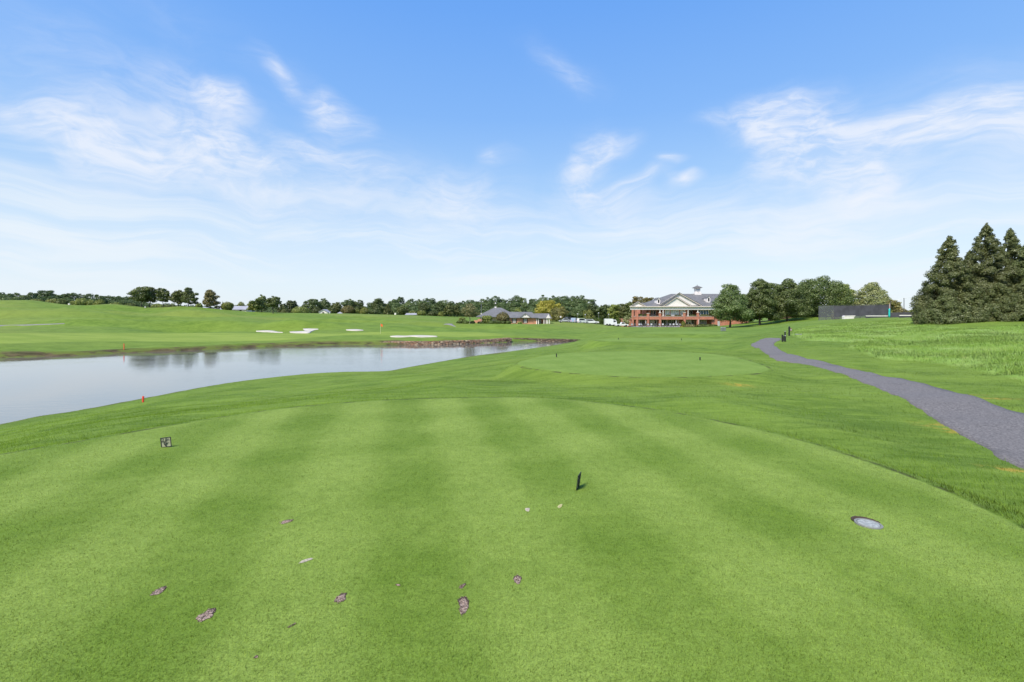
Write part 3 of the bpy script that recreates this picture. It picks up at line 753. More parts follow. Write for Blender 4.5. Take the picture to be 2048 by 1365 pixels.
# closely mown tee turf
X, Y = scatter(620000, 1.7, 11.5, 1.35, 1.9)
keep = sdpoly(X, Y, TEE1) < -0.02
X, Y = X[keep], Y[keep]
for (x_, y_, ex, ey) in DIVW:
    M_ = np.linalg.inv(np.stack([ex, ey], 1)); q = M_ @ np.stack([X - x_, Y - y_])
    k = (q ** 2).sum(0) > rng.uniform(.55, 1.15, len(X)); X, Y = X[k], Y[k]
k = ((X - SPX) ** 2 + (Y - SPY - .028) ** 2 > .112 ** 2); X, Y = X[k], Y[k]
n = len(X); sz = 1 + .10 * np.maximum(Y - 3, 0)
grain = vnoise(X * 3, Y * 3, 3) * 3.0
mtee = blade_mat("tee_blades", tee_col, .46, 1.72)
tag(blades("tee_grass", np.stack([X, Y], 1), Tg(X, Y) - .002, rng.uniform(.010, .022, n) * sz ** .6, rng.uniform(.0018, .0034, n) * sz, rng.uniform(.3, 1.25, n), rng.normal(0, 1.5, n) + grain, mtee, rng.random(n)),
    "closely mown striped grass of the near tee", "grass", kind='stuff')
# second tee, sparser and larger because it is farther off
X, Y = scatter(150000, 13.5, 27, .62, 2.0); k = sdpoly(X, Y, TEE2) < -.05; X, Y = X[k], Y[k]; n = len(X)
# rough around the tees
X2, Y2 = scatter(560000, 3.2, 60, 1.3, 1.85)
g = Tg(X2, Y2, SDT); fe = Tg(X2, Y2, SDF); pa = Tg(X2, Y2, SDPATH); po = Tg(X2, Y2, SDP)
k = (g > .015) & (fe > -.1) & (pa > .005 + rng.uniform(0, .05, len(X2))) & (po > .25); X2, Y2 = X2[k], Y2[k]; n = len(X2)
clump = vnoise(X2 / .5, Y2 / .35, 61) + .6 * vnoise(X2 / .16, Y2 / .13, 62)
wind = 2.6 + vnoise(X2 / 1.8, Y2 / 1.2, 64) * 2.2
sz = 1 + .035 * np.maximum(Y2 - 8, 0)
L = (.045 + .05 * np.clip(clump + .35, 0, 1)) * rng.uniform(.6, 1.25, n)
mrough = blade_mat("rough_blades", rough_col, .5, 1.6, .7)
tag(blades("rough_grass", np.stack([X2, Y2], 1), Tg(X2, Y2) - .006, L * sz ** .4, rng.uniform(.003, .006, n) * sz, rng.uniform(.45, 1.4, n), wind + rng.normal(0, .8, n), mrough, np.clip(rng.random(n) * .75 + .3 * (clump + .4), 0, 1)),
    "longer rough grass around the tees and along the cart path", "grass", kind='stuff')
# tall pale fescue on the right-hand mound
X, Y = scatter(900000, 10, 95, 1.3, 1.35)
k = (X > 8); X, Y = X[k], Y[k]
fe = Tg(X, Y, SDF); k = fe < -.05 + vnoise(X / .7, Y / .7, 70) * .5; X, Y = X[k], Y[k]; n = len(X)
cl_ = vnoise(X / 1.3, Y / 1.6, 71) + .5 * vnoise(X / .4, Y / .4, 72)
L = (.16 + .09 * np.clip(cl_ + .5, 0, 1.2)) * rng.uniform(.6, 1.25, n)
wind = 2.9 + vnoise(X / 2.5, Y / 2.5, 73) * 2.4
mfes = blade_mat("fescue_blades", fes_col, .85, 1.5, .85, .4)
tag(blades("fescue_grass", np.stack([X, Y], 1), Tg(X, Y) - .02, L, rng.uniform(.006, .012, n) * (1 + .03 * np.maximum(Y - 15, 0)), rng.uniform(.55, 1.35, n), wind + rng.normal(0, .8, n), mfes, np.clip(rng.random(n) * .85 + .14 * (cl_ + .3), 0, 1), bent=True),
    "tall pale green fescue grass covering the mound right of the cart path", "grass", kind='stuff')
# ---------------------------------------------------------------- foliage
def leaf_mat(name, dark, light, tip=None, trans=.22, ns=.5):
    m, nb, bs = newmat(name)
    nt = m.node_tree; nt.nodes.remove(bs); outn = nt.nodes['Material Output']
    rn = nb.attr('rnd'); P = nb.pos()
    oi = nb.node('ShaderNodeObjectInfo').outputs['Random']
    n = nb.noise(P, ns, 3)
    f = nb.m('ADD', nb.m('MULTIPLY', rn, .55), nb.m('MULTIPLY', nb.ss(n, .3, .7), .45))
    c = nb.mix(f, dark, light)
    if tip: c = nb.mix(nb.ss(nb.m('ADD', rn, nb.m('MULTIPLY', nb.m('SUBTRACT', n, .5), .8)), .72, 1.0), c, tip)
    hs = nb.node('ShaderNodeHueSaturation'); nb.put(hs.inputs['Color'], c)
    nb.put(hs.inputs['Value'], nb.m('MULTIPLY_ADD', oi, .3, .85)); nb.put(hs.inputs['Hue'], nb.m('MULTIPLY_ADD', oi, .025, .4875))
    c = hs.outputs[0]
    d_ = nb.node('ShaderNodeBsdfDiffuse'); nb.put(d_.inputs['Color'], c)
    t_ = nb.node('ShaderNodeBsdfTranslucent'); nb.put(t_.inputs['Color'], c)
    g_ = nb.node('ShaderNodeBsdfGlossy'); g_.inputs['Roughness'].default_value = .45; g_.inputs['Color'].default_value = (.8, .85, .8, 1)
    mx = nb.node('ShaderNodeMixShader'); mx.inputs[0].default_value = trans
    nb.l.new(d_.outputs[0], mx.inputs[1]); nb.l.new(t_.outputs[0], mx.inputs[2])
    m2 = nb.node('ShaderNodeMixShader'); m2.inputs[0].default_value = .03
    nb.l.new(mx.outputs[0], m2.inputs[1]); nb.l.new(g_.outputs[0], m2.inputs[2]); nb.l.new(m2.outputs[0], outn.inputs['Surface'])
    return m
LM = dict(
    maple=leaf_mat("leaf_maple", (.056, .092, .022), (.165, .222, .062), (.32, .365, .17)),
    hill=leaf_mat("leaf_hill", (0.058, 0.080, 0.022), (0.158, 0.187, 0.051), (0.253, 0.259, 0.090)),
    rust=leaf_mat("leaf_rust", (0.103, 0.098, 0.029), (0.253, 0.230, 0.073), (0.332, 0.245, 0.096)),
    far=leaf_mat("leaf_far", (.046, .070, .022), (.135, .168, .052), None),
    light=leaf_mat("leaf_light", (0.119, 0.151, 0.032), (0.293, 0.324, 0.079), (0.380, 0.374, 0.100)),
    yellow=leaf_mat("leaf_yellow", (0.238, 0.245, 0.033), (0.523, 0.482, 0.073), (0.665, 0.562, 0.100)),
    ever=leaf_mat("leaf_evergreen", (.062, .078, .024), (.162, .184, .060), (.23, .24, .11), .2, 1.6),
    box=leaf_mat("leaf_boxwood", (0.054, 0.084, 0.020), (0.134, 0.180, 0.045), None, .15, 1.0),
    silver=leaf_mat("leaf_silver", (0.158, 0.180, 0.061), (0.372, 0.389, 0.168), (0.523, 0.504, 0.257)),
    sparse=leaf_mat("leaf_sparse", (0.143, 0.151, 0.057), (0.301, 0.302, 0.118), (0.365, 0.317, 0.145)),
    purple=leaf_mat("leaf_purple", (0.110, 0.101, 0.039), (0.246, 0.223, 0.084), (0.301, 0.230, 0.112)),
    wood=leaf_mat("leaf_woods", (.046, .074, .024), (.125, .165, .052), (.18, .21, .07), .2, .06),
)
bark = simple("bark", (.095, .075, .058), .9, .3, 5, bump=.6, bscale=14)
bark_pale = simple("bark_pale", (.19, .165, .135), .9, .25, 5)

def leaf_cloud(P, N, S, rng, aspect=.62):
    n = len(P)
    N = N / (np.linalg.norm(N, axis=1)[:, None] + 1e-9)
    r_ = rng.normal(size=(n, 3)); T_ = np.cross(N, r_); T_ /= np.linalg.norm(T_, axis=1)[:, None] + 1e-9
    B = np.cross(N, T_); S = np.asarray(S)[:, None] * .5
    V = np.stack([P + T_ * S, P + B * S * aspect, P - T_ * S, P - B * S * aspect], 1).reshape(-1, 3)
    return V, np.arange(4 * n).reshape(n, 4)
def ell_points(rng, C, Rr, n, inner=.55, cull=True, flat=.0):
    """leaf points in the outer part of ellipsoids, and the outward directions"""
    w = (Rr ** 2).sum(1); w = w / w.sum()
    k = rng.choice(len(C), n, p=w)
    d_ = rng.normal(size=(n, 3)); d_ /= np.linalg.norm(d_, axis=1)[:, None]
    r_ = inner + (1.05 - inner) * rng.random(n) ** .6
    out_ = rng.random(n) < .05; r_[out_] *= rng.uniform(1.05, 1.22, out_.sum())
    P = C[k] + d_ * Rr[k] * r_[:, None]
    if cull:
        keep = np.ones(n, bool)
        for i in range(len(C)):
            q = ((P - C[i]) / Rr[i]); keep &= ~((k != i) & ((q ** 2).sum(1) < .42))
        P, d_ = P[keep], d_[keep]
    return P, d_
def broad_clumps(rng, h, w, z0, nc, shape='round'):
    """clump ellipsoids (branch ends round a core) filling a crown of height h-z0 and width w"""
    C, Rr = [], []
    K = int(nc * 2.6); ph = rng.uniform(0, 50)
    def env(t):
        if shape == 'round': return math.sin(math.pi * (.12 + .80 * t)) ** .6
        if shape == 'egg': return math.sin(math.pi * (.20 + .78 * t) ** .85) ** .85
        if shape == 'dome': return math.sqrt(max(0, 1 - t * t * .93))
        return max(.12, (1 - t) ** .75)
    for i in range(K):
        t = ((i + rng.random()) / K) ** .9; a = i * 2.399 + rng.uniform(-.9, .9)
        e = env(t) * (1 + .62 * float(vnoise(math.cos(a) * 1.3 + ph, math.sin(a) * 1.3 + t * 3.2)) + .30 * float(vnoise(a * 1.9 + ph, t * 7))) * rng.uniform(.72, 1.12); r_ = w / 2 * max(e, .12) * rng.uniform(.50, .90)
        s = w * rng.uniform(.085, .15) * (.6 + .5 * e)
        C.append((math.cos(a) * r_, math.sin(a) * r_, z0 + (h - z0) * (t * .90 + .03) + rng.uniform(-.06, .05) * h))
        Rr.append((s * rng.uniform(.85, 1.5), s * rng.uniform(.85, 1.5), s * rng.uniform(.55, .85)))
    for f, q in ((.28, .30), (.50, .30), (.70, .22)):
        e = env(f); C.append((rng.uniform(-.05, .05) * w, rng.uniform(-.05, .05) * w, z0 + (h - z0) * f)); Rr.append((w * .36 * e, w * .36 * e, (h - z0) * q * .8))
    C = np.array(C); Rr = np.array(Rr)
    top = (C[:, 2] + Rr[:, 2]).max(); sc_ = (h - z0) / (top - z0); C[:, 2] = z0 + (C[:, 2] - z0) * sc_; Rr[:, 2] *= sc_
    ext = np.sort(np.abs(C[:, 0]) + Rr[:, 0])[-3]; k = w / 2 / ext; C[:, :2] *= k; Rr[:, :2] *= k
    return C, Rr
def trunk_mesh(rng, h, r, limbs, lean=0.0):
    mb = MB(); p = Vector((0, 0, -.4)); n = 5; pts = [p]
    for i in range(n):
        z = h * (i + 1) / n
        pts.append(Vector((lean * z / h + rng.uniform(-.03, .03) * h, rng.uniform(-.03, .03) * h, z)))
    for i in range(n):
        a = r * (1.25 if i == 0 else 1 - .75 * i / n); b = r * (1 - .75 * (i + 1) / n)
        mb.tube(pts[i], pts[i + 1], a, b, 7, cap=False)
    for c in limbs:
        t = rng.uniform(.32, .7); i = min(int(t * n), n - 1); s = pts[i].lerp(pts[i + 1], t * n - i)
        mid = s.lerp(Vector(c), .5) + Vector((0, 0, -.06 * h)); mb.tube(s, mid, r * .42, r * .26, 5, False); mb.tube(mid, Vector(c), r * .26, r * .08, 5, False)
    return mb.mesh("trunk", True)
_seed = [100]
def tree(name, px, Y, top, wpx, label, kind='far', shape='round', z0=.22, nc=14, group=None, dens=1.0, cat="tree", base=None, nolimb=False, lean=0.0, dx=0.0, pale=False, leafk=1.0, cover=5.5):
    _seed[0] += 7; rng = np.random.default_rng(_seed[0])
    x, y, g = onground(px, Y)
    if base is not None: g = base
    h = zof(top, Y) - g; w = wpx * Y / FPX
    t = thing(name, label, cat, (x, y, g), 0, group)
    leaf = min(max(.13, 1.05 * Y / 483), .75) * leafk
    if shape == 'cone':
        hh = h * (1 - z0)
        area = .5 * w * hh; n = int(cover * 2.3 * area / (leaf * leaf * .31) * dens)
        K = int(150 * max(1, hh / w * .7)); C, Rr = [], []
        for i in range(K):
            tq = ((i + rng.random()) / K) ** 1.15; a = i * 2.399 + rng.uniform(-.6, .6)
            e = w / 2 * ((1 - tq) ** .80 * .98 + .015) * rng.uniform(.40, 1.06) ** .6; s_ = w * rng.uniform(.05, .095) * (.34 + .85 * (1 - tq))
            C.append((math.cos(a) * e, math.sin(a) * e, h * z0 + hh * (tq * .97) + .25 * s_)); Rr.append((s_ * (.7 + .9 * abs(math.cos(a))), s_ * (.7 + .9 * abs(math.sin(a))), s_ * rng.uniform(.8, 1.3)))
        C += [(0, 0, h * .965), (w * .02, 0, h * .93), (-w * .025, .01 * w, h * .90)]; Rr += [(w * .028, w * .028, h * .042), (w * .045, w * .04, h * .035), (w * .05, w * .05, h * .04)]
        P, D = ell_points(rng, np.array(C), np.array(Rr), int(n * .8), .25, cull=False)
        m_ = int(n * .10); tt = rng.random(m_) ** 1.3; a = rng.uniform(0, 6.283, m_); r_ = w / 2 * (1 - tt) ** .95 * .44 * np.sqrt(rng.random(m_))
        P = np.vstack([P, np.stack([np.cos(a) * r_, np.sin(a) * r_, h * z0 + hh * tt * .95], 1)])
        k_ = P[:, 2] > -.1
        k_[len(D):] &= True
        D = np.vstack([D, np.stack([np.cos(a), np.sin(a), np.full(m_, .2)], 1)])
        P, D = P[k_], D[k_]
        rad = np.hypot(P[:, 0], P[:, 1])[:, None] + 1e-6
        N = D * 1.0 + np.column_stack([P[:, :2] / rad * .5, np.full(len(P), .35)]) + rng.normal(0, .5, P.shape)
        N[-m_:] += rng.normal(0, 1.5, (m_, 3))
        S = leaf * rng.uniform(.7, 1.5, len(P))
        lim = []
    else:
        C, Rr = broad_clumps(rng, h, w, h * z0, nc, shape)
        C[:, 0] += dx * w * (C[:, 2] / h)
        area = math.pi / 4 * w * h * (1 - z0); n = int(cover * 1.7 * area / (leaf * leaf * .31) * dens)
        P, D = ell_points(rng, C, Rr, n, .35)
        N = D * 1.1 + rng.normal(0, .42, P.shape) + np.array([0, 0, .35]); S = leaf * rng.uniform(.7, 1.45, len(P)); lim = C[rng.permutation(len(C) - 3)[:9]]
    rn = np.clip(rng.normal(.5, .24, len(P)), 0, 1)
    V, F = leaf_cloud(P, N, S, rng)
    obj("crown", np_mesh("crown", V, F, dict(rnd=np.repeat(rn, 4))), LM[kind], t)
    if z0 > .02 or shape == 'cone':
        obj("trunk", trunk_mesh(rng, h * (.62 if shape != 'cone' else .8), max(.05, h * (.022 if shape != 'cone' else .012)), [] if (nolimb or shape == 'cone') else lim, lean), bark_pale if pale else bark, t)
    return t
def shrub(name, px, Y, top, wpx, label, kind='box', group=None, boxy=False, cat="shrub", depth=1.0, base=None):
    """low plant: foliage on stems"""
    _seed[0] += 7; rng = np.random.default_rng(_seed[0])
    x, y, g = onground(px, Y)
    if base is not None: g = base
    h = zof(top, Y) - g; w = wpx * Y / FPX
    t = thing(name, label, cat, (x, y, g), 0, group)
    leaf = min(max(.10, .95 * Y / 483), .6)
    if boxy: C = np.array([(sx * w * .27, 0, h * zz) for sx in (-1, 0, 1) for zz in (.3, .7)]); Rr = np.array([(w * .25, w * .3 * depth, h * .33)] * 6)
    else:
        C = [(0, 0, h * .42)]; Rr = [(w * .42, w * .42 * depth, h * .5)]
        for i in range(7):
            a = i * 2.4; C.append((math.cos(a) * w * .27, math.sin(a) * w * .27 * depth, h * rng.uniform(.22, .56))); Rr.append((w * .2, w * .2 * depth, h * .25))
        C, Rr = np.array(C), np.array(Rr)
    n = int(11 * w * h / (leaf * leaf * .31))
    P, D = ell_points(rng, C, Rr, n, .6)
    k = P[:, 2] > -.05; P, D = P[k], D[k]
    N = D + rng.normal(0, .5, P.shape) + np.array([0, 0, .3])
    V, F = leaf_cloud(P, N, leaf * rng.uniform(.7, 1.4, len(P)), rng)
    obj("foliage", np_mesh("foliage", V, F, dict(rnd=np.repeat(np.clip(rng.normal(.5, .24, len(P)), 0, 1), 4))), LM[kind], t)
    mb = MB()
    for i in range(4):
        a = i * 1.6; mb.tube((0, 0, -.2), (math.cos(a) * w * .2, math.sin(a) * w * .2, h * .6), .04 * max(1, h / 2), .015, 5)
    mb.build("stem", bark, t)
    return t

# ---- hill trees across the pond
G1 = "dark trees on the crest of the far hill"
tree("broadleaf_tree", 283, 200, 573, 40, "tall dark tree, leftmost of the group on the hill crest", 'hill', group=G1, z0=.24, cover=6)
tree("broadleaf_tree", 300, 203, 573.5, 33, "dark tree merging with the leftmost tall tree on the hill crest", 'hill', group=G1, z0=.26, cover=6)
tree("broadleaf_tree", 326, 200, 576, 27, "narrow dark tree with a clear trunk right of the merged twin trees on the hill", 'hill', group=G1, z0=.28, cover=6)
tree("broadleaf_tree", 357, 201, 580, 31, "lower rounded dark tree joined to the feathery tree on the hill crest", 'hill', group=G1, z0=.15, cover=6)
tree("broadleaf_tree", 377, 200, 575, 36, "feathery grey-green tree with loose layered branches on the hill crest", 'hill', 'egg', group=G1, z0=.12, dens=.8)
tree("broadleaf_tree", 420, 200, 579, 36, "rusty brown-green pyramid shaped tree on the hill crest", 'rust', 'egg', group=G1, z0=.06, dens=.85)
tree("broadleaf_tree", 523, 203, 589, 33, "dark peaked tree right of the long grey house roof", 'hill', 'egg', group=G1, z0=.12, cover=6)
tree("broadleaf_tree", 546, 192, 592, 30, "dark tree leaning right over a bare trunk at the hill edge", 'hill', 'round', group=G1, z0=.34, dx=.10, nc=10, cover=6)
tree("broadleaf_tree", 505, 206, 602, 22, "low green tree tucked left of the dark peaked tree", 'light', 'round', z0=.1, group=G1)
shrub("round_bush", 455, 202, 603, 25, "round bright green bush in front of the long grey house roof", 'light')
shrub("round_bush", 482, 262, 602, 20, "olive bush rising behind the ridge of the long grey house roof", 'light')
shrub("round_bush", 446, 255, 602.5, 10, "narrow dark bush at the left end of the long grey house roof", 'hill')
G2 = "round trees behind the left hill"
for px, top, w, lab in [(72, 598, 26, "small round green tree just left of the dip in the far left hill"), (108, 597, 30, "round green tree behind the dip in the left hill, nearest its left slope"), (125, 596, 22, "dark green tree second in the row behind the left hill dip"),
        (147, 601, 16, "small bush right above the little white box on the left hill"), (164, 596, 30, "largest bright round tree in the row behind the left hill dip"), (183, 599, 18, "light green bush right of the largest bright round tree behind the hill"),
        (200, 598, 20, "last round tree in the row before the left hill rises again"), (232, 604, 24, "low pale bush peeping over the second rise of the left hill"), (262, 605, 24, "low green bush just left of the tall dark trees"),
        (316, 607, 26, "light green bush seen under the crowns between the hill trees"), (342, 608, 24, "light green bush right of the narrow dark hill tree"), (398, 605, 14, "grey-green bush in the gap left of the rusty tree")]:
    shrub("round_bush", px, 222 if px > 60 else 215, top, w, lab, 'light' if 'dark' not in lab else 'hill', G2)
# ---- trees behind the middle of the course
G3 = "trees behind the middle of the course"
for px, Y, top, w, kind, shape, lab in [
    (567, 262, 607, 26, 'far', 'round', "rounded tree just right of the leaning dark tree"), (583, 270, 601, 24, 'far', 'round', "dome topped tree above the yellow-green hedge bush"),
    (611, 275, 602, 18, 'far', 'egg', "slim wispy tree behind the yellow-green hedge bush"), (628, 268, 598, 30, 'far', 'round', "broad green tree left of the white gabled house"), (647, 276, 597, 28, 'far', 'egg', "paler tall tree behind the white gabled house"),
    (672, 262, 604, 26, 'hill', 'round', "dark rounded tree right of the white gabled house"), (698, 270, 598, 26, 'far', 'round', "tall tree behind the squat dark bush"), (716, 272, 600, 28, 'far', 'round', "broad tall tree between the squat bush and the dark conifer"),
    (757, 275, 597, 36, 'far', 'dome', "big dome shaped dark tree left of the wooded ridge"), (776, 262, 608, 22, 'hill', 'cone', "dense dark conifer with a straight trunk by the little white post"),
    (806, 264, 612, 28, 'hill', 'round', "dark round tree beside the low grey roof"), (848, 270, 604, 30, 'far', 'round', "tree standing left of the gap in front of the wood"), (880, 262, 603, 26, 'far', 'round', "tree in front of the wood, second to the left of the dark pair"),
    (898, 240, 606, 26, 'hill', 'egg', "dark tree, left of the pair near the golf shop path"), (914, 242, 606, 20, 'hill', 'egg', "dark narrow tree, right of the pair near the golf shop path")]:
    tree("broadleaf_tree" if shape != 'cone' else "conifer_tree", px, Y, top, w, lab, kind, shape, group=G3, z0=.14 if shape != 'cone' else .04, nc=11)
for px, Y, top, w, kind, lab in [
    (601, 252, 612, 36, 'light', "wide yellow-green bush on the skyline right of the hill trees"), (571, 250, 617, 20, 'hill', "low dark bush left of the wide yellow-green bush"), (633, 250, 612, 20, 'far', "green bush hugging the left side of the white gabled house"),
    (662, 252, 615, 16, 'hill', "dark bush at the right wall of the white gabled house"), (696, 250, 610, 30, 'rust', "squat dark olive bush in the middle of the skyline"), (714, 252, 617, 14, 'light', "small olive bush right of the squat dark bush"),
    (729, 250, 614, 20, 'light', "pale green bush between the squat bush and the dark conifer"), (750, 254, 618, 26, 'far', "low green thicket left of the dark conifer"), (826, 262, 622, 18, 'light', "low olive bush behind the grey roof"),
    (843, 256, 621, 20, 'light', "light green bush right of the grey roof"), (868, 254, 621, 26, 'far', "low rounded bush in front of the wood, left of the dark pair"), (884, 250, 623, 18, 'light', "pale low bush close to the dark pair of trees")]:
    shrub("round_bush", px, Y, top, w, lab, kind, "bushes along the skyline")

# ---- far wood: one mass
prof = [(-260, 588), (-120, 584), (0, 587), (20, 585), (35, 583), (60, 587), (85, 581), (105, 579), (125, 583), (150, 586), (170, 585), (200, 587), (230, 588), (250, 587), (262, 590), (275, 593), (290, 600), (310, 606), (400, 609), (560, 611), (590, 612), (690, 612), (735, 611), (745, 604), (757, 598), (770, 604), (785, 600), (805, 594), (820, 596), (845, 593), (862, 598), (875, 600), (890, 599), (905, 598), (920, 605), (935, 600), (950, 595), (965, 592), (1000, 593), (1015, 596), (1035, 592), (1055, 595), (1075, 592), (1090, 590), (1110, 589), (1130, 589), (1150, 588), (1165, 591), (1180, 598), (1190, 606), (1200, 609), (1300, 606), (1420, 606), (1500, 612), (1700, 617), (1760, 622), (1850, 624), (2100, 620), (2400, 615)]
rng = np.random.default_rng(77); PX = np.array([p[0] for p in prof]); PT = np.array([p[1] for p in prof])
Vs, Fs, Rn = [], [], []; nb_ = 0
for row, (Y0, Y1, k, step) in enumerate([(395, 430, 1.0, 14), (350, 385, .80, 15), (318, 340, .52, 15)]):
    px = -260.0
    while px < 2400:
        px += step * rng.uniform(.6, 1.4); Y = rng.uniform(Y0, Y1)
        x = (px - 1024) / FPX * Y; g = gz(x, Y)
        top = zof(np.interp(px, PX, PT) + rng.uniform(-1.0, 2.0), Y); h = (top - g) * k * rng.uniform(.88, 1.04)
        if h < 2.5: continue
        w = rng.uniform(9, 17); C, Rr = broad_clumps(rng, h, w, h * .02, 6, 'dome')
        P, D = ell_points(rng, C, Rr, int(6.5 * w * h / (.72 * .72 * .31)))
        k_ = D[:, 1] < .55; P, D = P[k_], D[k_]
        N = D + rng.normal(0, .55, P.shape) + np.array([0, 0, .35]); V, F = leaf_cloud(P + np.array([x, Y, g]), N, .72 * rng.uniform(.7, 1.4, len(P)), rng)
        Vs.append(V); Fs.append(F + nb_); nb_ += len(V); Rn.append(np.repeat(np.clip(rng.normal(.5, .2, len(P)) + rng.uniform(-.22, .22), 0, 1), 4))
tag(obj("woodland", np_mesh("woodland", np.vstack(Vs), np.vstack(Fs), dict(rnd=np.concatenate(Rn))), LM['wood']), "dark green wood closing the horizon behind the golf course", "woodland", kind='stuff')

# ---- round the golf shop and the parking area
tree("broadleaf_tree", 940, 140, 607, 36, "slender young tree with thin bare branches in front of the golf shop hedges", 'sparse', 'egg', z0=.30, nc=12, dens=.42, pale=True)
tree("broadleaf_tree", 1094, 205, 600, 62, "broad yellow-leaved tree behind the golf shop porch", 'yellow', 'dome', z0=.10, nc=18)
tree("broadleaf_tree", 1118, 185, 613, 38, "dull olive tree between the yellow tree and the parked cars", 'rust', 'round', z0=.12)
tree("broadleaf_tree", 1035, 190, 615, 18, "small light green tree peeping over the golf shop roof", 'light', 'round', z0=.1)
shrub("dome_bush", 1006, 143, 622.5, 29, "large dome shaped brownish green bush against the golf shop", 'purple')
shrub("square_hedge", 974, 143, 632, 20, "tall square clipped hedge block by the light pole", 'light', boxy=True)
shrub("square_hedge", 924, 150, 635.5, 13, "small dark hedge behind the left end of the clipped bushes", 'light', boxy=True)
for px, top, w, lab in [(919, 641, 14, "clipped round bush at the far left end of the golf shop hedge"), (931, 641, 16, "clipped round bush left of the slender young tree"), (945, 642, 12, "clipped round bush right behind the slender young tree"), (962, 643, 16, "low clipped bush left of the square hedge block"),
        (983, 641.5, 18, "clipped round bush just below the square hedge block"), (995, 640.5, 16, "clipped round bush below the left of the dome bush"), (1005, 641.5, 14, "clipped round bush below the middle of the dome bush"), (1017, 641.5, 14, "clipped round bush next to the brick wall window")]:
    shrub("clipped_bush", px, 141, top, w, lab, 'box', "clipped bushes in front of the golf shop")
shrub("flowering_bush", 1040, 146, 643.5, 11, "small bright green plant under the arched window of the golf shop", 'light')
for px, w, lab in [(1141, 44, "long low hedge behind the parked cars, left stretch"), (1184, 44, "long low hedge behind the parked cars, middle stretch"), (1226, 42, "long low hedge behind the white truck")]:
    shrub("parking_hedge", px, 182, 637.5 + (px > 1200), w, lab, 'box', "hedge behind the parking area", True, "hedge", .16)
G4 = "trees behind the parking area"
for px, Y, top, w, kind, lab in [(1183, 225, 607, 30, 'far', "tree behind the middle of the parked cars"), (1176, 210, 620, 22, 'light', "light green low tree behind the parked cars"), (1208, 225, 609, 28, 'far', "tree behind the white truck's box"),
        (1228, 220, 609, 26, 'light', "light green tree between the truck and the clubhouse"), (1247, 215, 606, 30, 'hill', "dark tree beside the clubhouse portico"), (1262, 205, 603, 28, 'hill', "dark tree partly hidden by the clubhouse portico"),
        (1278, 208, 592.5, 32, 'rust', "tall olive tree rising over the clubhouse portico roof"), (1296, 212, 595, 26, 'rust', "olive tree showing above the left clubhouse roof")]:
    tree("broadleaf_tree", px, Y, top, w, lab, kind, 'round', z0=.1, group=G4)
tree("broadleaf_tree", 1253, 160, 631, 15, "small pale flowering tree by the left corner of the clubhouse", 'silver', 'round', z0=.25, dens=.7, nc=8)
# ---- maples right of the clubhouse
G5 = "maples beside the clubhouse"
tree("maple_tree", 1460, 122, 567, 80, "broad maple covering the right part of the clubhouse", 'maple', 'egg', z0=.17, nc=30, group=G5, cover=6.5)
tree("maple_tree", 1520, 125, 557, 72, "tall maple second from the clubhouse, over the slanted umbrellas", 'maple', 'egg', z0=.12, nc=28, group=G5, cover=6.5)
tree("maple_tree", 1542, 142, 566, 66, "maple with a dark straight trunk behind the tall maple", 'maple', 'egg', z0=.16, nc=20, group=G5, cover=6)
tree("maple_tree", 1575, 127, 556.5, 80, "maple in the middle of the row, standing on the shaded lawn", 'maple', 'egg', z0=.10, nc=28, group=G5, cover=6.5)
tree("maple_tree", 1639, 132, 552.5, 100, "widest maple with silvery upper leaves, left of the tennis fence", 'maple', 'round', z0=.06, nc=36, group=G5, cover=6.5)
tree("maple_tree", 1606, 145, 564, 66, "maple filling the gap behind the middle of the row", 'maple', 'egg', z0=.05, nc=18, group=G5, cover=6)
tree("maple_tree", 1492, 148, 586, 50, "lower maple between the two maples nearest the clubhouse", 'maple', 'round', z0=.08, nc=16, group=G5, cover=6)
tree("broadleaf_tree", 1682, 150, 568, 62, "deep green rounded tree behind the left end of the tennis fence", 'light', 'round', z0=.04, nc=22, group=G5, cover=6)
tree("maple_tree", 1745, 128, 564, 66, "lone silver-green tree above the dark tennis windscreen", 'silver', 'egg', z0=.04, nc=24, group=G5, cover=6.5)
tree("broadleaf_tree", 1787, 118, 599, 32, "small bronze tree behind the teal wrapped post", 'rust', 'round', z0=.12, nc=10)
for px, top, w, kind, lab in [(1802, 615, 26, 'rust', "reddish bush seen through the open tennis fence"), (1826, 618, 22, 'light', "green bush seen through the tennis fence next to the evergreens"), (1777, 618, 20, 'light', "olive bush behind the right end of the windscreen")]:
    shrub("round_bush", px, 116, top, w, lab, kind, "bushes behind the tennis fence")
shrub("round_bush", 1671, 101.5, 619, 16, "thin branching bush growing through the mesh left of the windscreen", 'sparse')
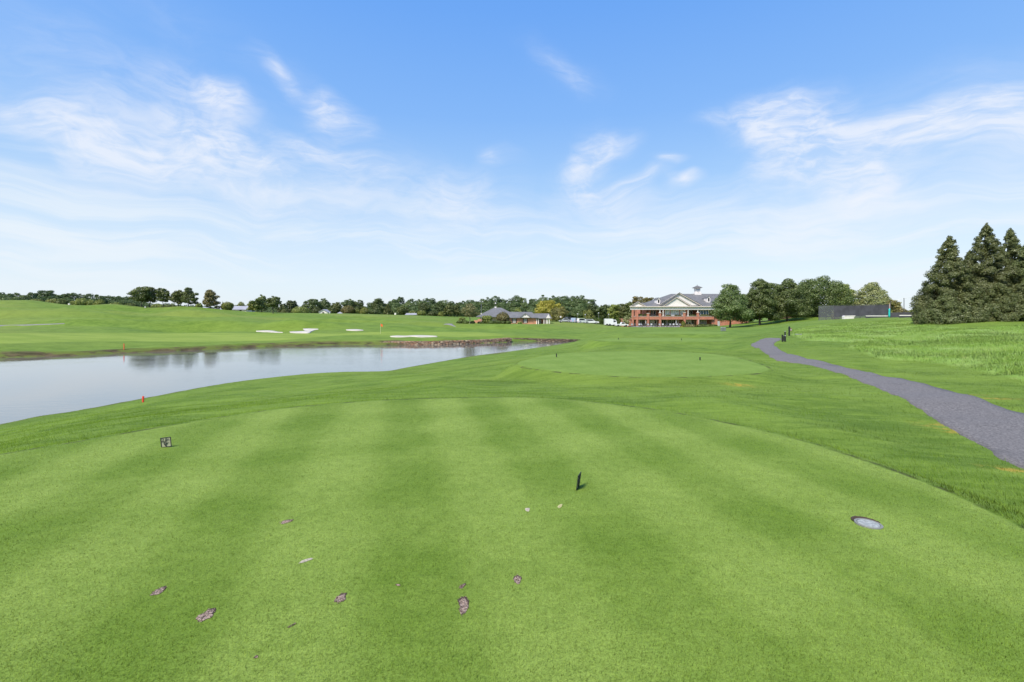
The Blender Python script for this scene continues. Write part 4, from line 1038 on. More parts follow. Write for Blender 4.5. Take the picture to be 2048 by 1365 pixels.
# ---- evergreens on the right
G6 = "tall evergreens on the right-hand rise"
for px, Y, top, w, lab in [(1898, 51, 472, 122, "leftmost tall evergreen of the dense clump on the right"), (1973, 53, 447, 122, "tallest evergreen of the dense clump on the right"), (2021, 55, 457, 112, "evergreen just right of the tallest one"),
        (2058, 52, 479, 110, "evergreen cut off by the right edge of the view"), (1940, 56, 500, 90, "shorter evergreen filling the notch between the two tallest evergreens"), (2125, 54, 466, 120, "evergreen standing beyond the right edge of the clump"), (1872, 53, 560, 56, "low evergreen spreading at the left foot of the clump")]:
    tree("evergreen_tree", px, Y, top, w, lab, 'ever', 'cone', z0=0.0, group=G6, cover=6.0, leafk=.95)
for px, Y, top, w, lab in [(1862, 50, 596, 50, "low evergreen skirt at the left end of the clump, beside the fence"), (1893, 48.5, 588, 96, "low evergreen branches under the leftmost tall evergreen"), (1940, 49.5, 572, 100, "low evergreen branches in the middle foot of the clump"), (1998, 49.5, 566, 104, "low evergreen branches under the tallest evergreen"), (2056, 49.5, 560, 104, "low evergreen branches at the right edge of the view")]:
    tree("evergreen_tree", px, Y, top, w, lab, 'ever', 'cone', z0=0.0, group=G6, cover=6.5, leafk=.9)
# ---------------------------------------------------------------- building materials
def brick_mat(name, a, b, mortar, sc=1.0):
    m, nb, bs = newmat(name)
    tc = nb.pos(); x, y, z = nb.sep(tc)
    v = nb.comb(nb.m('ADD', x, y), z, 0)
    t = nb.node('ShaderNodeTexBrick'); nb.put(t.inputs['Vector'], v); t.inputs['Scale'].default_value = sc
    t.inputs['Brick Width'].default_value = .46; t.inputs['Row Height'].default_value = .15; t.inputs['Mortar Size'].default_value = .018
    t.inputs['Color1'].default_value = (*a, 1); t.inputs['Color2'].default_value = (*b, 1); t.inputs['Mortar'].default_value = (*mortar, 1)
    n = nb.noise(tc, .8, 4); c = nb.mix(1.0, t.outputs['Color'], nb.ramp(n, [(.3, (.82, .82, .82)), (.7, (1.15, 1.15, 1.15))]), 'MULTIPLY')
    nb.put(bs.inputs['Base Color'], c); bs.inputs['Roughness'].default_value = .85
    return m
brick = brick_mat("red_brick", (.50, .155, .085), (.40, .12, .068), (.50, .33, .25))
brick_orange = brick_mat("orange_brick", (.62, .25, .135), (.54, .20, .105), (.58, .41, .30))
def shingle_mat(name, a, b):
    m, nb, bs = newmat(name)
    x, y, z = nb.sep(nb.pos())
    t = nb.node('ShaderNodeTexBrick'); nb.put(t.inputs['Vector'], nb.comb(nb.m('ADD', x, nb.m('MULTIPLY', y, .3)), nb.m('MULTIPLY_ADD', z, 1.6, nb.m('MULTIPLY', y, .3)), 0)); t.inputs['Scale'].default_value = 1
    t.inputs['Brick Width'].default_value = .5; t.inputs['Row Height'].default_value = .25; t.inputs['Mortar Size'].default_value = .012
    t.inputs['Color1'].default_value = (*a, 1); t.inputs['Color2'].default_value = (*b, 1); t.inputs['Mortar'].default_value = tuple(v * .6 for v in a) + (1,)
    n = nb.noise(nb.pos(), .5, 5); c = nb.mix(1.0, t.outputs['Color'], nb.ramp(n, [(.3, (.85, .85, .85)), (.7, (1.12, 1.12, 1.12))]), 'MULTIPLY')
    nb.put(bs.inputs['Base Color'], c); bs.inputs['Roughness'].default_value = .85
    return m
shingle = shingle_mat("grey_shingle", (.14, .137, .137), (.185, .18, .18))
white = simple("white_paint", (.80, .745, .71), .6, .06, 1.0)
cream = simple("cream_trim", (.73, .63, .56), .65, .06, 1.0)
dark_glass, nb, bs = newmat("dark_glass"); bs.inputs['Base Color'].default_value = (.035, .042, .048, 1); bs.inputs['Roughness'].default_value = .08
blue_glass, nb, bs = newmat("blue_glass"); bs.inputs['Base Color'].default_value = (.10, .15, .20, 1); bs.inputs['Roughness'].default_value = .05; bs.inputs['Specular IOR Level'].default_value = .8
pale_glass, nb, bs = newmat("pale_glass"); bs.inputs['Base Color'].default_value = (.52, .56, .55, 1); bs.inputs['Roughness'].default_value = .25
curtain = simple("curtain_glass", (.46, .45, .42), .25, .1, 2)
black = simple("black_metal", (.018, .018, .02), .45, .2, 20)
dgrey = simple("dark_grey", (.06, .06, .068), .7, .2, 5)
mgrey = simple("mid_grey", (.22, .225, .235), .6, .15, 4)
lgrey = simple("light_grey", (.46, .47, .48), .6, .1, 4)
wood = simple("dark_timber", (.085, .052, .036), .85, .3, 1.2)
teal = simple("teal_cloth", (.01, .50, .47), .6, .1, 3)
pinkish = simple("pale_pink_paint", (.50, .36, .33), .6, .1, 3)
red = simple("red_paint", (.80, .07, .035), .5, .08, 10)
orange = simple("orange_cloth", (.72, .13, .03), .7, .1, 3)
pole_y = simple("pale_yellow_paint", (.62, .60, .36), .5, .08, 3)
steel = simple("galvanised", (.28, .29, .30), .45, .1, 6, metal=.5)
blue_paint = simple("pale_blue_paint", (.27, .34, .46), .3, .05, 2)
dark_paint = simple("dark_paint", (.05, .055, .065), .3, .05, 2)
carwhite = simple("car_white", (.74, .75, .76), .28, .04, 2)
carsilver = simple("car_silver", (.42, .44, .46), .28, .04, 2)
rubber = simple("tyre_rubber", (.02, .02, .02), .8, .1, 9)
tanp = simple("sign_tan", (.55, .48, .36), .6, .1, 20)
signbrown = simple("sign_brown", (.20, .075, .04), .6, .15, 20)
netm, nb, bs = newmat("fence_mesh")
nt = netm.node_tree; tr = nb.node('ShaderNodeBsdfTransparent'); mx = nb.node('ShaderNodeMixShader'); mx.inputs[0].default_value = .42
nb.l.new(tr.outputs[0], mx.inputs[1]); nb.l.new(bs.outputs[0], mx.inputs[2]); nb.l.new(mx.outputs[0], nt.nodes['Material Output'].inputs['Surface'])
bs.inputs['Base Color'].default_value = (.13, .135, .15, 1)
screen_m = simple("windscreen_fabric", (.058, .058, .070), .85, .22, .9)

def part(name, mb, mat, th, label=None, smooth=False, sub=None):
    """mesh given in world coordinates, parented to thing TH (or to part SUB of it)"""
    o = mb.build(name, mat, th if sub is None else sub, label=label, smooth=smooth)
    if sub is None: o.location = -th.location
    return o
class View:
    """metres at a given distance from photo pixels"""
    def __init__(s, Y): s.Y = Y
    def x(s, px, Y=None): return (px - 1024) / FPX * (Y or s.Y)
    def z(s, py, Y=None): return zof(py, Y or s.Y)
def window(th, v, p0, p1, q0, q1, y, cols=1, rows=1, fm=None, gm=None, label=None, fw=.11):
    fm = fm or white; gm = gm or dark_glass
    x0, x1, z0, z1 = v.x(p0), v.x(p1), v.z(q1), v.z(q0)
    mb = MB()
    mb.box(x0, x1, y - .08, y + .04, z1 - fw, z1).box(x0, x1, y - .08, y + .04, z0, z0 + fw)
    mb.box(x0, x0 + fw, y - .08, y + .04, z0 + fw, z1 - fw).box(x1 - fw, x1, y - .08, y + .04, z0 + fw, z1 - fw)
    for i in range(1, cols):
        xm = x0 + (x1 - x0) * i / cols; mb.box(xm - fw * .45, xm + fw * .45, y - .075, y + .03, z0 + fw, z1 - fw)
    for j in range(1, rows):
        zm = z0 + (z1 - z0) * j / rows; mb.box(x0 + fw, x1 - fw, y - .06, y + .02, zm - fw * .35, zm + fw * .35)
    w = part("window", mb, fm, th, label)
    part("pane", MB().box(x0 + .02, x1 - .02, y + .045, y + .09, z0 + .02, z1 - .02), gm, th, sub=w)
    return w

# ---------------------------------------------------------------- clubhouse
v = View(165.0); gx = v.x(1350); gg = gz(gx, 168)
cb = thing("clubhouse", "two storey red brick clubhouse with white pediments, grey roof and cupola", "clubhouse", (gx, 165, gg))
zb = gg - 1.2
X_ = v.x; Z_ = v.z
m = MB()
m.box(X_(1264), X_(1425), 167.8, 185, zb, Z_(638.6))                     # lower wall
m.box(X_(1299), X_(1500), 169.2, 185, Z_(638.5), Z_(613.6))              # upper wall
m.box(X_(1329), X_(1377), 166.3, 169.15, Z_(633.4), Z_(618.6))           # projecting bay
part("wall", m, brick, cb)
m = MB().box(X_(1425.2), X_(1499), 165.7, 182, zb, Z_(634.6))
m.prism([(X_(1431), Z_(634.6)), (X_(1440), Z_(631.6)), (X_(1449), Z_(634.6))], 165.65, 166.4)
part("wall", m, brick, cb, "low brick service wing on the right")
m = MB().box(X_(1263), X_(1428), 165.0, 165.45, Z_(639.6), Z_(633.3)); part("parapet", m, brick, cb)
m = MB().box(X_(1262.6), X_(1428), 164.9, 165.55, Z_(633.25), Z_(632.7)); part("coping", m, cream, cb)
m = MB().box(X_(1264), X_(1428), 165.5, 169.1, Z_(639.3), Z_(638.7)); part("deck", m, mgrey, cb)
for (p, w, t, top) in [(1265.6, 3.4, 620.2, 0), (1274.3, 4.0, 620.2, 0), (1296.3, 3.8, 627.6, 1), (1320.3, 3.8, 626.6, 1), (1369.3, 3.4, 626.0, 1), (1396.2, 3.8, 626.0, 1)]:
    pr = part("pier", MB().box(X_(p - w / 2), X_(p + w / 2), 164.86, 165.6, zb, Z_(t)), brick, cb)
    if top: part("cap", MB().box(X_(p - w / 2 - .5), X_(p + w / 2 + .5), 164.76, 165.7, Z_(t) + .003, Z_(t - .9)), cream, cb, sub=pr)
for p, w in [(1286.2, 3.0), (1303.5, 2.4)]:
    part("pier", MB().box(X_(p - w / 2), X_(p + w / 2), 167.2, 167.8, Z_(638.5), Z_(619.8)), brick, cb)
for p, t in [(1320.3, 625.6), (1396.2, 625.0), (1326.6, 632.6), (1376.6, 632.6)]:
    x0 = X_(p); part("column", MB().lathe([(.20, 0), (.20, .12), (.14, .16), (.13, Z_(620) - Z_(t) - .15), (.19, Z_(620) - Z_(t) - .1), (.19, Z_(620) - Z_(t))], 10, (x0, 165.2, Z_(t))), white, cb)
for p in (1282.5, 1296.0, 1316.5, 1322.5, 1337, 1360.5):
    part("post", MB().box(X_(p - .55), X_(p + .55), 166.6, 166.8, zb, Z_(639.4)), cream, cb)
m = MB().box(X_(1262.2), X_(1500), 164.95, 166.2, Z_(620), Z_(614.4)); part("beam", m, white, cb)
m = MB().box(X_(1260.4), X_(1501), 164.45, 166.25, Z_(614.35), Z_(612.9)); part("cornice", m, cream, cb)
# pediments: outer behind, inner in front
m = MB().prism([(X_(1320), Z_(612.8)), (X_(1359), Z_(588)), (X_(1403), Z_(612.6))], 165.6, 166.2); part("pediment", m, white, cb)
m = MB().prism([(X_(1329), Z_(612.8)), (X_(1352.5), Z_(596.3)), (X_(1379), Z_(612.7))], 164.9, 165.5); part("pediment", m, white, cb)
m = MB().prism([(X_(1264), Z_(613)), (X_(1275.4), Z_(605.6)), (X_(1289), Z_(613))], 164.9, 166); part("pediment", m, white, cb)
def rake(m, a, b, y0, y1, t):
    """sloping board along a roof edge"""
    (x0, z0), (x1, z1) = a, b
    return m.prism([(x0, z0), (x1, z1), (x1, z1 + t), (x0, z0 + t)], y0, y1)
m = MB()
rake(m, (X_(1318.4), Z_(613)), (X_(1359), Z_(587.7)), 165.1, 165.95, .36); rake(m, (X_(1404.4), Z_(612.9)), (X_(1359), Z_(587.7)), 165.08, 165.93, .36)
part("raking_cornice", m, cream, cb)
m = MB(); rake(m, (X_(1326.6), Z_(613)), (X_(1352.5), Z_(595.8)), 164.5, 165.55, .3); rake(m, (X_(1380.8), Z_(612.9)), (X_(1352.5), Z_(595.8)), 164.48, 165.53, .3)
part("raking_cornice", m, cream, cb)
m = MB(); rake(m, (X_(1261), Z_(613.8)), (X_(1275.4), Z_(605)), 164.5, 165.2, .25); rake(m, (X_(1291), Z_(613.6)), (X_(1275.4), Z_(605)), 164.48, 165.18, .25)
part("raking_cornice", m, cream, cb)
# roofs
zr = zof(588.2, 178); ze = Z_(613.0)
L0 = X_(1300); R0 = X_(1506)
m = MB()
m.slab([(L0, 164.7, ze), (R0, 164.7, ze), (R0, 178, zr), ((1342 - 1024) / FPX * 178, 178, zr)], .25)
m.slab([((1342 - 1024) / FPX * 178, 178, zr), (R0, 178, zr), (R0, 191, ze), (L0, 191, ze)], .25)
m.slab([(L0, 164.7, ze), ((1342 - 1024) / FPX * 178, 178, zr + .01), (L0, 191, ze)], .25)
rf = part("roof", m, shingle, cb)
a = zof(587.4, 165.3)
m = MB()
m.slab([(X_(1317.5), 165.0, Z_(613) + .38), (X_(1359), 165.0, a + .38), (X_(1359) * 1.078, 178, a + .2), (X_(1317.5) * 1.078, 178, Z_(613) + .3)], .2)
m.slab([(X_(1359), 165.02, a + .38), (X_(1405), 165.02, Z_(613) + .38), (X_(1405) * 1.078, 178, Z_(613) + .3), (X_(1359) * 1.078, 178, a + .2)], .2)
part("roof", m, shingle, cb, "grey gable roof running back from the large pediment")
a = Z_(595.6); m = MB()
m.slab([(X_(1326), 164.45, Z_(613) + .32), (X_(1352.5), 164.45, a + .32), (X_(1352.5), 166, a + .32), (X_(1326), 166, Z_(613) + .32)], .1)
m.slab([(X_(1352.5), 164.46, a + .32), (X_(1381.6), 164.46, Z_(613) + .32), (X_(1381.6), 166, Z_(613) + .32), (X_(1352.5), 166, a + .32)], .1)
part("roof", m, shingle, cb, "thin grey roof edge of the front porch pediment")
a = Z_(604.9); m = MB()
m.slab([(X_(1260.6), 164.45, Z_(613.8) + .27), (X_(1275.4), 164.45, a + .27), (X_(1275.4) * 1.054, 174, a + .27), (X_(1260.6) * 1.054, 174, Z_(613.8) + .27)], .12)
m.slab([(X_(1275.4), 164.46, a + .27), (X_(1291.5), 164.46, Z_(613.6) + .27), (X_(1291.5) * 1.054, 174, Z_(613.6) + .27), (X_(1275.4) * 1.054, 174, a + .27)], .12)
m.slab([(X_(1284), 164.8, ze + .02), (X_(1322), 164.8, ze + .02), ((1322 - 1024) / FPX * 170.5, 170.5, zof(606, 170.5)), ((1278 - 1024) / FPX * 170.5, 170.5, zof(606, 170.5))], .15)
part("roof", m, shingle, cb, "lower grey roof over the left portico")
m = MB().box(X_(1424), X_(1500), 165.3, 182.3, Z_(634.5), Z_(634.0)); part("roof", m, mgrey, cb)
def dormer(p, q0, q1, Yd):
    vd = View(Yd); x0, x1 = vd.x(p - 3.2), vd.x(p + 3.2); z0, z1 = vd.z(q1), vd.z(q0)
    m = MB().box(x0, x1, Yd, Yd + 3.0, z0, z1)
    m.prism([(x0 - .08, z1 + .003), (x1 + .08, z1 + .003), ((x0 + x1) / 2, z1 + .55)], Yd - .06, Yd + 3.4)
    dm = part("dormer", m, white, cb)
    xm = (x0 + x1) / 2; m = MB()
    m.slab([(x0 - .2, Yd - .2, z1 - .03), (xm, Yd - .2, z1 + .66), (xm, Yd + 4, z1 + .66), (x0 - .2, Yd + 4, z1 - .03)], .08)
    m.slab([(xm, Yd - .19, z1 + .66), (x1 + .2, Yd - .19, z1 - .03), (x1 + .2, Yd + 4, z1 - .03), (xm, Yd + 4, z1 + .66)], .08)
    part("roof", m, shingle, cb, sub=dm)
    part("pane", MB().box(xm - .26, xm + .26, Yd - .04, Yd + .03, z0 + .38, z1 - .12), dark_glass, cb, sub=dm)
dormer(1317.2, 599.3, 608.4, 166.7)
dormer(1417.5, 595.6, 605.4, 168.2)
vc = View(178.0); xc = vc.x(1394.4); zc = vc.z(590.5)
m = MB().box(xc - 1.15, xc + 1.15, 176.9, 179.1, zc - .6, vc.z(586)); m.box(xc - .85, xc + .85, 177.2, 178.8, vc.z(586) + .002, vc.z(577)); m.box(xc - 1.2, xc + 1.2, 176.85, 179.15, vc.z(577) + .002, vc.z(576.2))
cu = part("cupola", m, white, cb)
part("louvre", MB().box(xc - .55, xc + .55, 177.14, 177.195, vc.z(585), vc.z(578.5)), lgrey, cb, sub=cu)
m = MB(); zt = vc.z(576.2) + .003
m.add([(xc - 1.55, 176.45, zt), (xc + 1.55, 176.45, zt), (xc + 1.55, 179.55, zt), (xc - 1.55, 179.55, zt), (xc, 178, vc.z(571.2))], [(3, 2, 1, 0), (0, 1, 4), (1, 2, 4), (2, 3, 4), (3, 0, 4)])
part("roof", m, shingle, cb, sub=cu)
part("finial", MB().tube((xc, 178, vc.z(571.3)), (xc, 178, vc.z(568.8)), .05, .02, 6), black, cb, sub=cu)
# windows and doors
window(cb, v, 1331.8, 1341.4, 620.6, 632.4, 166.22, 2, 3, gm=pale_glass); window(cb, v, 1343.4, 1360.8, 620.6, 632.4, 166.22, 3, 3, gm=pale_glass); window(cb, v, 1362.8, 1373.2, 620.6, 632.4, 166.22, 2, 3, gm=pale_glass)
window(cb, v, 1398.2, 1420, 619.9, 631.8, 166.0, 4, 1, gm=blue_glass, label="four tall bluish windows at the right of the upper deck")
window(cb, v, 1305.5, 1312.5, 621.5, 637.5, 169.1, 2, 2); window(cb, v, 1313.8, 1318.5, 621.5, 637.5, 169.1, 1, 2); window(cb, v, 1288.5, 1294, 621, 637, 169.1, 2, 1, gm=blue_glass) if False else None
window(cb, v, 1379.0, 1383.5, 621, 636, 169.1, 1, 2); window(cb, v, 1389.5, 1394, 621, 636, 169.1, 2, 2)
for (p0, p1, q0, cols, g) in [(1268.6, 1272, 640.4, 1, dark_glass), (1277.2, 1283, 640.4, 1, pale_glass), (1284, 1293.8, 640.4, 3, dark_glass), (1298.6, 1303, 640.4, 1, dark_glass), (1314, 1318, 640.4, 1, dark_glass), (1323.5, 1339.5, 640.2, 4, dark_glass), (1341, 1360, 640.2, 5, dark_glass), (1389.4, 1394, 640, 1, dark_glass), (1398.4, 1403.4, 640.4, 1, dark_glass)]:
    window(cb, v, p0, p1, q0, 651.5, 167.7, cols, 1, gm=g)
window(cb, v, 1404, 1419.5, 640.2, 651.4, 167.7, 3, 1, gm=curtain, label="wide lower window with pale curtains")
def door(p0, p1, q0, q1, y, mat, glass=True, leaves=2, label=None):
    x0, x1, z0, z1 = v.x(p0), v.x(p1), v.z(q1), v.z(q0); fr = .16
    dr = part("door", MB().box(x0, x1, y - .10, y + .02, z0, z1), mat, cb, label)
    n = leaves; w = (x1 - x0 - fr * 2) / n
    if glass:
        for i in range(n):
            part("pane", MB().box(x0 + fr + i * w + .2, x0 + fr + (i + 1) * w - .2, y - .13, y - .102, z0 + (z1 - z0) * .30, z1 - (z1 - z0) * .36), dark_glass, cb, sub=dr)
    return dr
door(1304, 1313.2, 641.2, 653.5, 167.66, white); door(1375.4, 1388.2, 640.4, 653.5, 167.66, white)
door(1384.8, 1388.6, 622.5, 638, 169.1, white, True, 1)
door(1436.6, 1441.2, 642.6, 655, 165.66, lgrey, False, label="plain pale service door in the low wing")
for p in (1460.5, 1488.3): part("pier", MB().box(X_(p - 1.0), X_(p + 1.0), 165.3, 165.68, zb, Z_(633.6)), brick_orange, cb)
part("gutter", MB().tube((X_(1397.2), 164.8, zb), (X_(1397.2), 164.8, Z_(639)), .07, .07, 6), white, cb)

# things standing round the clubhouse
def at(px, Y, z=None): x = (px - 1024) / FPX * Y; return (x, Y, gz(x, Y) if z is None else z)
x0 = at(1257, 162); wl2 = [at(p, 162.5)[:2] for p in (1257, 1280, 1300, 1320, 1340, 1361.5)]
stone_wall("patio_wall", "low grey stone wall along the clubhouse patio", wl2, [zof(652.6, 162.5)] * 6, .35, grey_stone, zb=min(gz(*p) for p in wl2) - .4)
def patio_chair():
    t = thing("patio_chair", "dark patio chair with a pale cushion behind the low grey patio wall", "chair", group="chairs on the clubhouse patio")
    t.location = (0, 0, 0)
    m = MB().box(-.32, .32, -.3, .3, .30, .36); obj("seat", m.mesh("seat"), dgrey, t)
    m = MB().box(-.32, .32, .26, .32, .365, .95); obj("backrest", m.mesh("backrest"), dgrey, t)
    m = MB().box(-.29, .29, -.27, .24, .364, .46).box(-.29, .29, .17, .255, .464, .9); obj("cushion", m.mesh("cushion"), lgrey, t)
    for sx in (-.29, .29):
        for sy in (-.27, .28): obj("leg", MB().tube((sx, sy, 0), (sx, sy, .298), .025, .025, 6).mesh("leg"), dgrey, t)
    return t
def copy_tree(o, parent=None):
    c = o.copy(); COL.objects.link(c); c.parent = parent
    for ch in o.children: copy_tree(ch, c)
    return c
pc = patio_chair()
for i, (p, r_) in enumerate([(1263, .3), (1268, 2.6), (1276, -.4), (1282, .5), (1288, 3.0), (1294, .2), (1301, -.6), (1308, 2.9), (1317, .4), (1324, -.3), (1331, 3.3), (1338, .3), (1345, -.5), (1352, .1), (1358, .6)]):
    o = pc if i == 0 else copy_tree(pc)
    o.location = (X_(p), 164.0 - (i % 3) * .3, zof(652.9, 164)); o.rotation_euler = (0, 0, r_)
def umbrella(px, Y, top, bot, label, w=2.6, closed=False, tilt=0.0):
    x, y, g = at(px, Y); g = min(g, zof(bot, Y)) if bot else g
    t = thing("patio_umbrella", label, "umbrella", (x, y, g)); h = zof(top, Y) - g
    obj("pole", MB().tube((0, 0, 0), (0, 0, h), .035, .03, 8).mesh("pole"), lgrey, t)
    if closed: me = MB().lathe([(.10, h * .34), (.17, h * .42), (.13, h * .75), (.03, h * 1.0)], 10).mesh("canopy")
    else: me = MB().lathe([(w / 2, h * .76), (w * .25, h * .90), (.05, h * 1.02)], 8).mesh("canopy")
    c = obj("canopy", me, lgrey, t)
    if tilt: c.rotation_euler = (0, tilt, 0); c.location = (0.0, 0, .25)
    obj("base", MB().lathe([(.28, -.05), (.28, .06), (.06, .10)], 12).mesh("base"), dgrey, t)
umbrella(1352.3, 164.4, 640.6, 652.8, "closed pale umbrella on the patio before the dark glazing", closed=True)
umbrella(1291.5, 164.4, 640.8, 652.8, "closed pale umbrella on the patio left of the double door", closed=True)
umbrella(1506.5, 150, 639.8, 0, "open pale umbrella upright under the tall maple", 1.3)
umbrella(1519, 150, 639.6, 0, "open pale umbrella leaning to the right under the tall maple", 2.0, tilt=.35)
for (px, top, bot, w, lab) in [(1280, 628.4, 633.2, 9, "dark planting on the left end of the upper deck"), (1289.5, 629, 633.2, 8, "dark planting left of the second deck pier"), (1337, 630.2, 633.2, 10, "low flowers under the left upper window"), (1356, 630.0, 633.2, 13, "low flowers under the middle upper windows"), (1384, 629.8, 633.2, 14, "dark planting on the deck between two right-hand piers"), (1410, 629.4, 633.2, 19, "dark planting below the bluish windows")]:
    shrub("deck_planting", px, 165.9, top, w, lab, 'hill', "plants along the clubhouse deck", True, "plant", .25, base=zof(bot + 2.5, 165.9))
shrub("yellow_bush", 1367, 163.5, 641.5, 9, "upright yellow-green bush by the end of the patio wall", 'light')
shrub("yellow_bush", 1363.5, 162, 652.4, 8, "small yellow bush at the foot of the patio wall's end", 'yellow')
shrub("round_bush", 1379, 162.8, 648, 29, "wide reddish green bush before the right-hand double door", 'purple')
shrub("round_bush", 1414, 163.4, 649.2, 38, "wide dark green bush behind the dark retaining wall", 'box', boxy=True)
wl3 = [at(p, 162.4)[:2] for p in (1399.5, 1412, 1424, 1435)]
stone_wall("retaining_wall", "dark retaining wall below the green bush right of the clubhouse doors", wl3, [zof(653.8, 162.4)] * 4, .4, dark_stone, zb=min(gz(*p) for p in wl3) - .4)
# grey cabinet on the lawn
hx, hy, hz = hit(1446.5, 662.6); s_ = hy / FPX
t = thing("utility_cabinet", "grey-green utility cabinet standing alone on the lawn", "cabinet", (hx, hy, hz))
w2, hh = 4.2 * s_, 7.6 * s_
obj("body", MB().box(-w2, w2, -w2 * .7, w2 * .7, -.05, hh * .82).mesh("body"), simple("cabinet_paint", (.19, .22, .20), .6, .12, 4), t)
obj("lid", MB().prism([(-w2 * 1.06, hh * .823), (w2 * 1.06, hh * .823), (w2 * .85, hh), (-w2 * .85, hh)], -w2 * .76, w2 * .76).mesh("lid"), simple("cabinet_lid", (.27, .30, .28), .6, .12, 4), t)
obj("door", MB().box(-w2 * .8, w2 * .8, -w2 * .74, -w2 * .705, .08, hh * .72).mesh("door"), simple("cabinet_door", (.16, .19, .17), .6, .12, 4), t)

# ---------------------------------------------------------------- fences
def fence_run(pts, n=None):
    return [np.array(p) for p in pts]
t = thing("timber_fence", "long dark brown timber fence in the shade behind the maples", "fence", at(1590, 150))
A, B = at(1536, 152), at(1650, 140); n = 16
m = MB(); pm = []
for i in range(n):
    f0, f1 = i / n, (i + 1) / n
    xa, ya = A[0] + (B[0] - A[0]) * f0, A[1] + (B[1] - A[1]) * f0; xb, yb = A[0] + (B[0] - A[0]) * f1, A[1] + (B[1] - A[1]) * f1
    z0 = min(gz(xa, ya), gz(xb, yb)) - .3; z1 = zof(628, (ya + yb) / 2)
    m.add([(xa, ya, z0), (xb, yb, z0), (xb, yb, z1), (xa, ya, z1), (xa, ya + .05, z0), (xb, yb + .05, z0), (xb, yb + .05, z1), (xa, ya + .05, z1)], [(0, 1, 2, 3), (7, 6, 5, 4), (3, 2, 6, 7), (0, 3, 7, 4), (1, 5, 6, 2)])
    pm.append((xa, ya, z0, z1))
part("board_panel", m, wood, t)
for (xa, ya, z0, z1) in pm[::2]: part("post", MB().box(xa - .07, xa + .07, ya - .16, ya - .005, z0, z1 + .12), wood, t)

# tennis court: mesh, dark windscreen, posts
FY = lambda px: np.interp(px, [1637, 1778], [101.0, 90.0])
FT = lambda px: np.interp(px, [1637, 1660, 1778], [612.5, 611.5, 608.6])
t = thing("tennis_fence", "tall tennis court fence hung with a dark windscreen, pale mesh at its left end", "fence", at(1700, 96))
posts = [1637.5, 1652, 1668, 1684, 1700, 1720, 1740, 1760, 1778]
P3 = [at(p, float(FY(p))) for p in posts]; TZT = [zof(float(FT(p)), float(FY(p))) for p in posts]
for (x, y, g), zt in zip(P3, TZT): part("post", MB().tube((x, y, g - .3), (x, y, zt), .04, .04, 7), dgrey, t)
m = MB()
for i in range(len(P3) - 1): m.tube((P3[i][0], P3[i][1], TZT[i]), (P3[i + 1][0], P3[i + 1][1], TZT[i + 1]), .03, .03, 6, False)
part("rail", m, dgrey, t)
def sheet(pa, pb, za0, za1, zb0, zb1, off=.06, n=6, sag=.05):
    """hung sheet with slight billow"""
    rng = np.random.default_rng(int(abs(pa[0]) * 100)); m = MB(); V = []
    for k in range(2):
        for j in range(4):
            for i in range(n + 1):
                f = i / n; g_ = j / 3
                x = pa[0] + (pb[0] - pa[0]) * f; y = pa[1] + (pb[1] - pa[1]) * f - off - (.0 if k == 0 else -.012) + math.sin(f * math.pi) * math.sin(g_ * math.pi) * sag * rng.uniform(.3, 1)
                V.append((x, y, (za0 + (zb0 - za0) * f) * (1 - g_) + (za1 + (zb1 - za1) * f) * g_))
    F = []
    W_ = n + 1; K = 4 * W_
    for j in range(3):
        for i in range(n):
            a = j * W_ + i; F.append((a, a + 1, a + W_ + 1, a + W_)); F.append((K + a + W_, K + a + W_ + 1, K + a + 1, K + a))
    return m.add(V, F)
for i in range(len(P3) - 1):
    a, b = P3[i], P3[i + 1]
    if posts[i] < 1668:
        part("mesh_panel", sheet(a, b, a[2] + .05, TZT[i] - .04, b[2] + .05, TZT[i + 1] - .04, .05, 3, .0), netm, t)
    else:
        part("windscreen", sheet(a, b, a[2] + .55, TZT[i] - .12, b[2] + .55, TZT[i + 1] - .12, .06), screen_m, t)
        part("mesh_panel", sheet(a, b, a[2] + .05, a[2] + .55, b[2] + .05, b[2] + .55, .045, 3, .0), netm, t)
t = thing("ball_fence", "tall open fence of thin posts with a low dark screen beside the evergreens", "fence", at(1810, 80))
posts = [(1781, 603), (1808, 596.6), (1833.5, 593.8), (1852, 592)]
P3 = [at(p, 82 - i) for i, (p, q) in enumerate(posts)]; TZT = [zof(q, P3[i][1]) for i, (p, q) in enumerate(posts)]
for i, ((x, y, g), zt) in enumerate(zip(P3, TZT)): part("post", MB().tube((x, y, g - .3), (x, y, zt), .05, .05, 8), dgrey, t)
for i in range(3):
    part("wire", MB().tube((P3[i][0], P3[i][1], TZT[i] - .05), (P3[i + 1][0], P3[i + 1][1], TZT[i + 1] - .05), .012, .012, 5), steel, t)
    part("windscreen", sheet(P3[i], P3[i + 1], P3[i][2] + .02, P3[i][2] + .85, P3[i + 1][2] + .02, P3[i + 1][2] + .85, .06, 4), screen_m, t)
x, y, g = at(1842, 86); t = thing("dark_screen", "dark square screen showing above the bushes left of the evergreens", "screen", (x, y, g))
obj("panel", MB().box(-.5, .6, 0, .05, zof(611.5, 86) - g, zof(603, 86) - g).mesh("panel"), screen_m, t)
for sx in (-.5, .56): obj("post", MB().tube((sx, .08, -.2), (sx, .08, zof(602.6, 86) - g), .04, .04, 6).mesh("post"), dgrey, t)
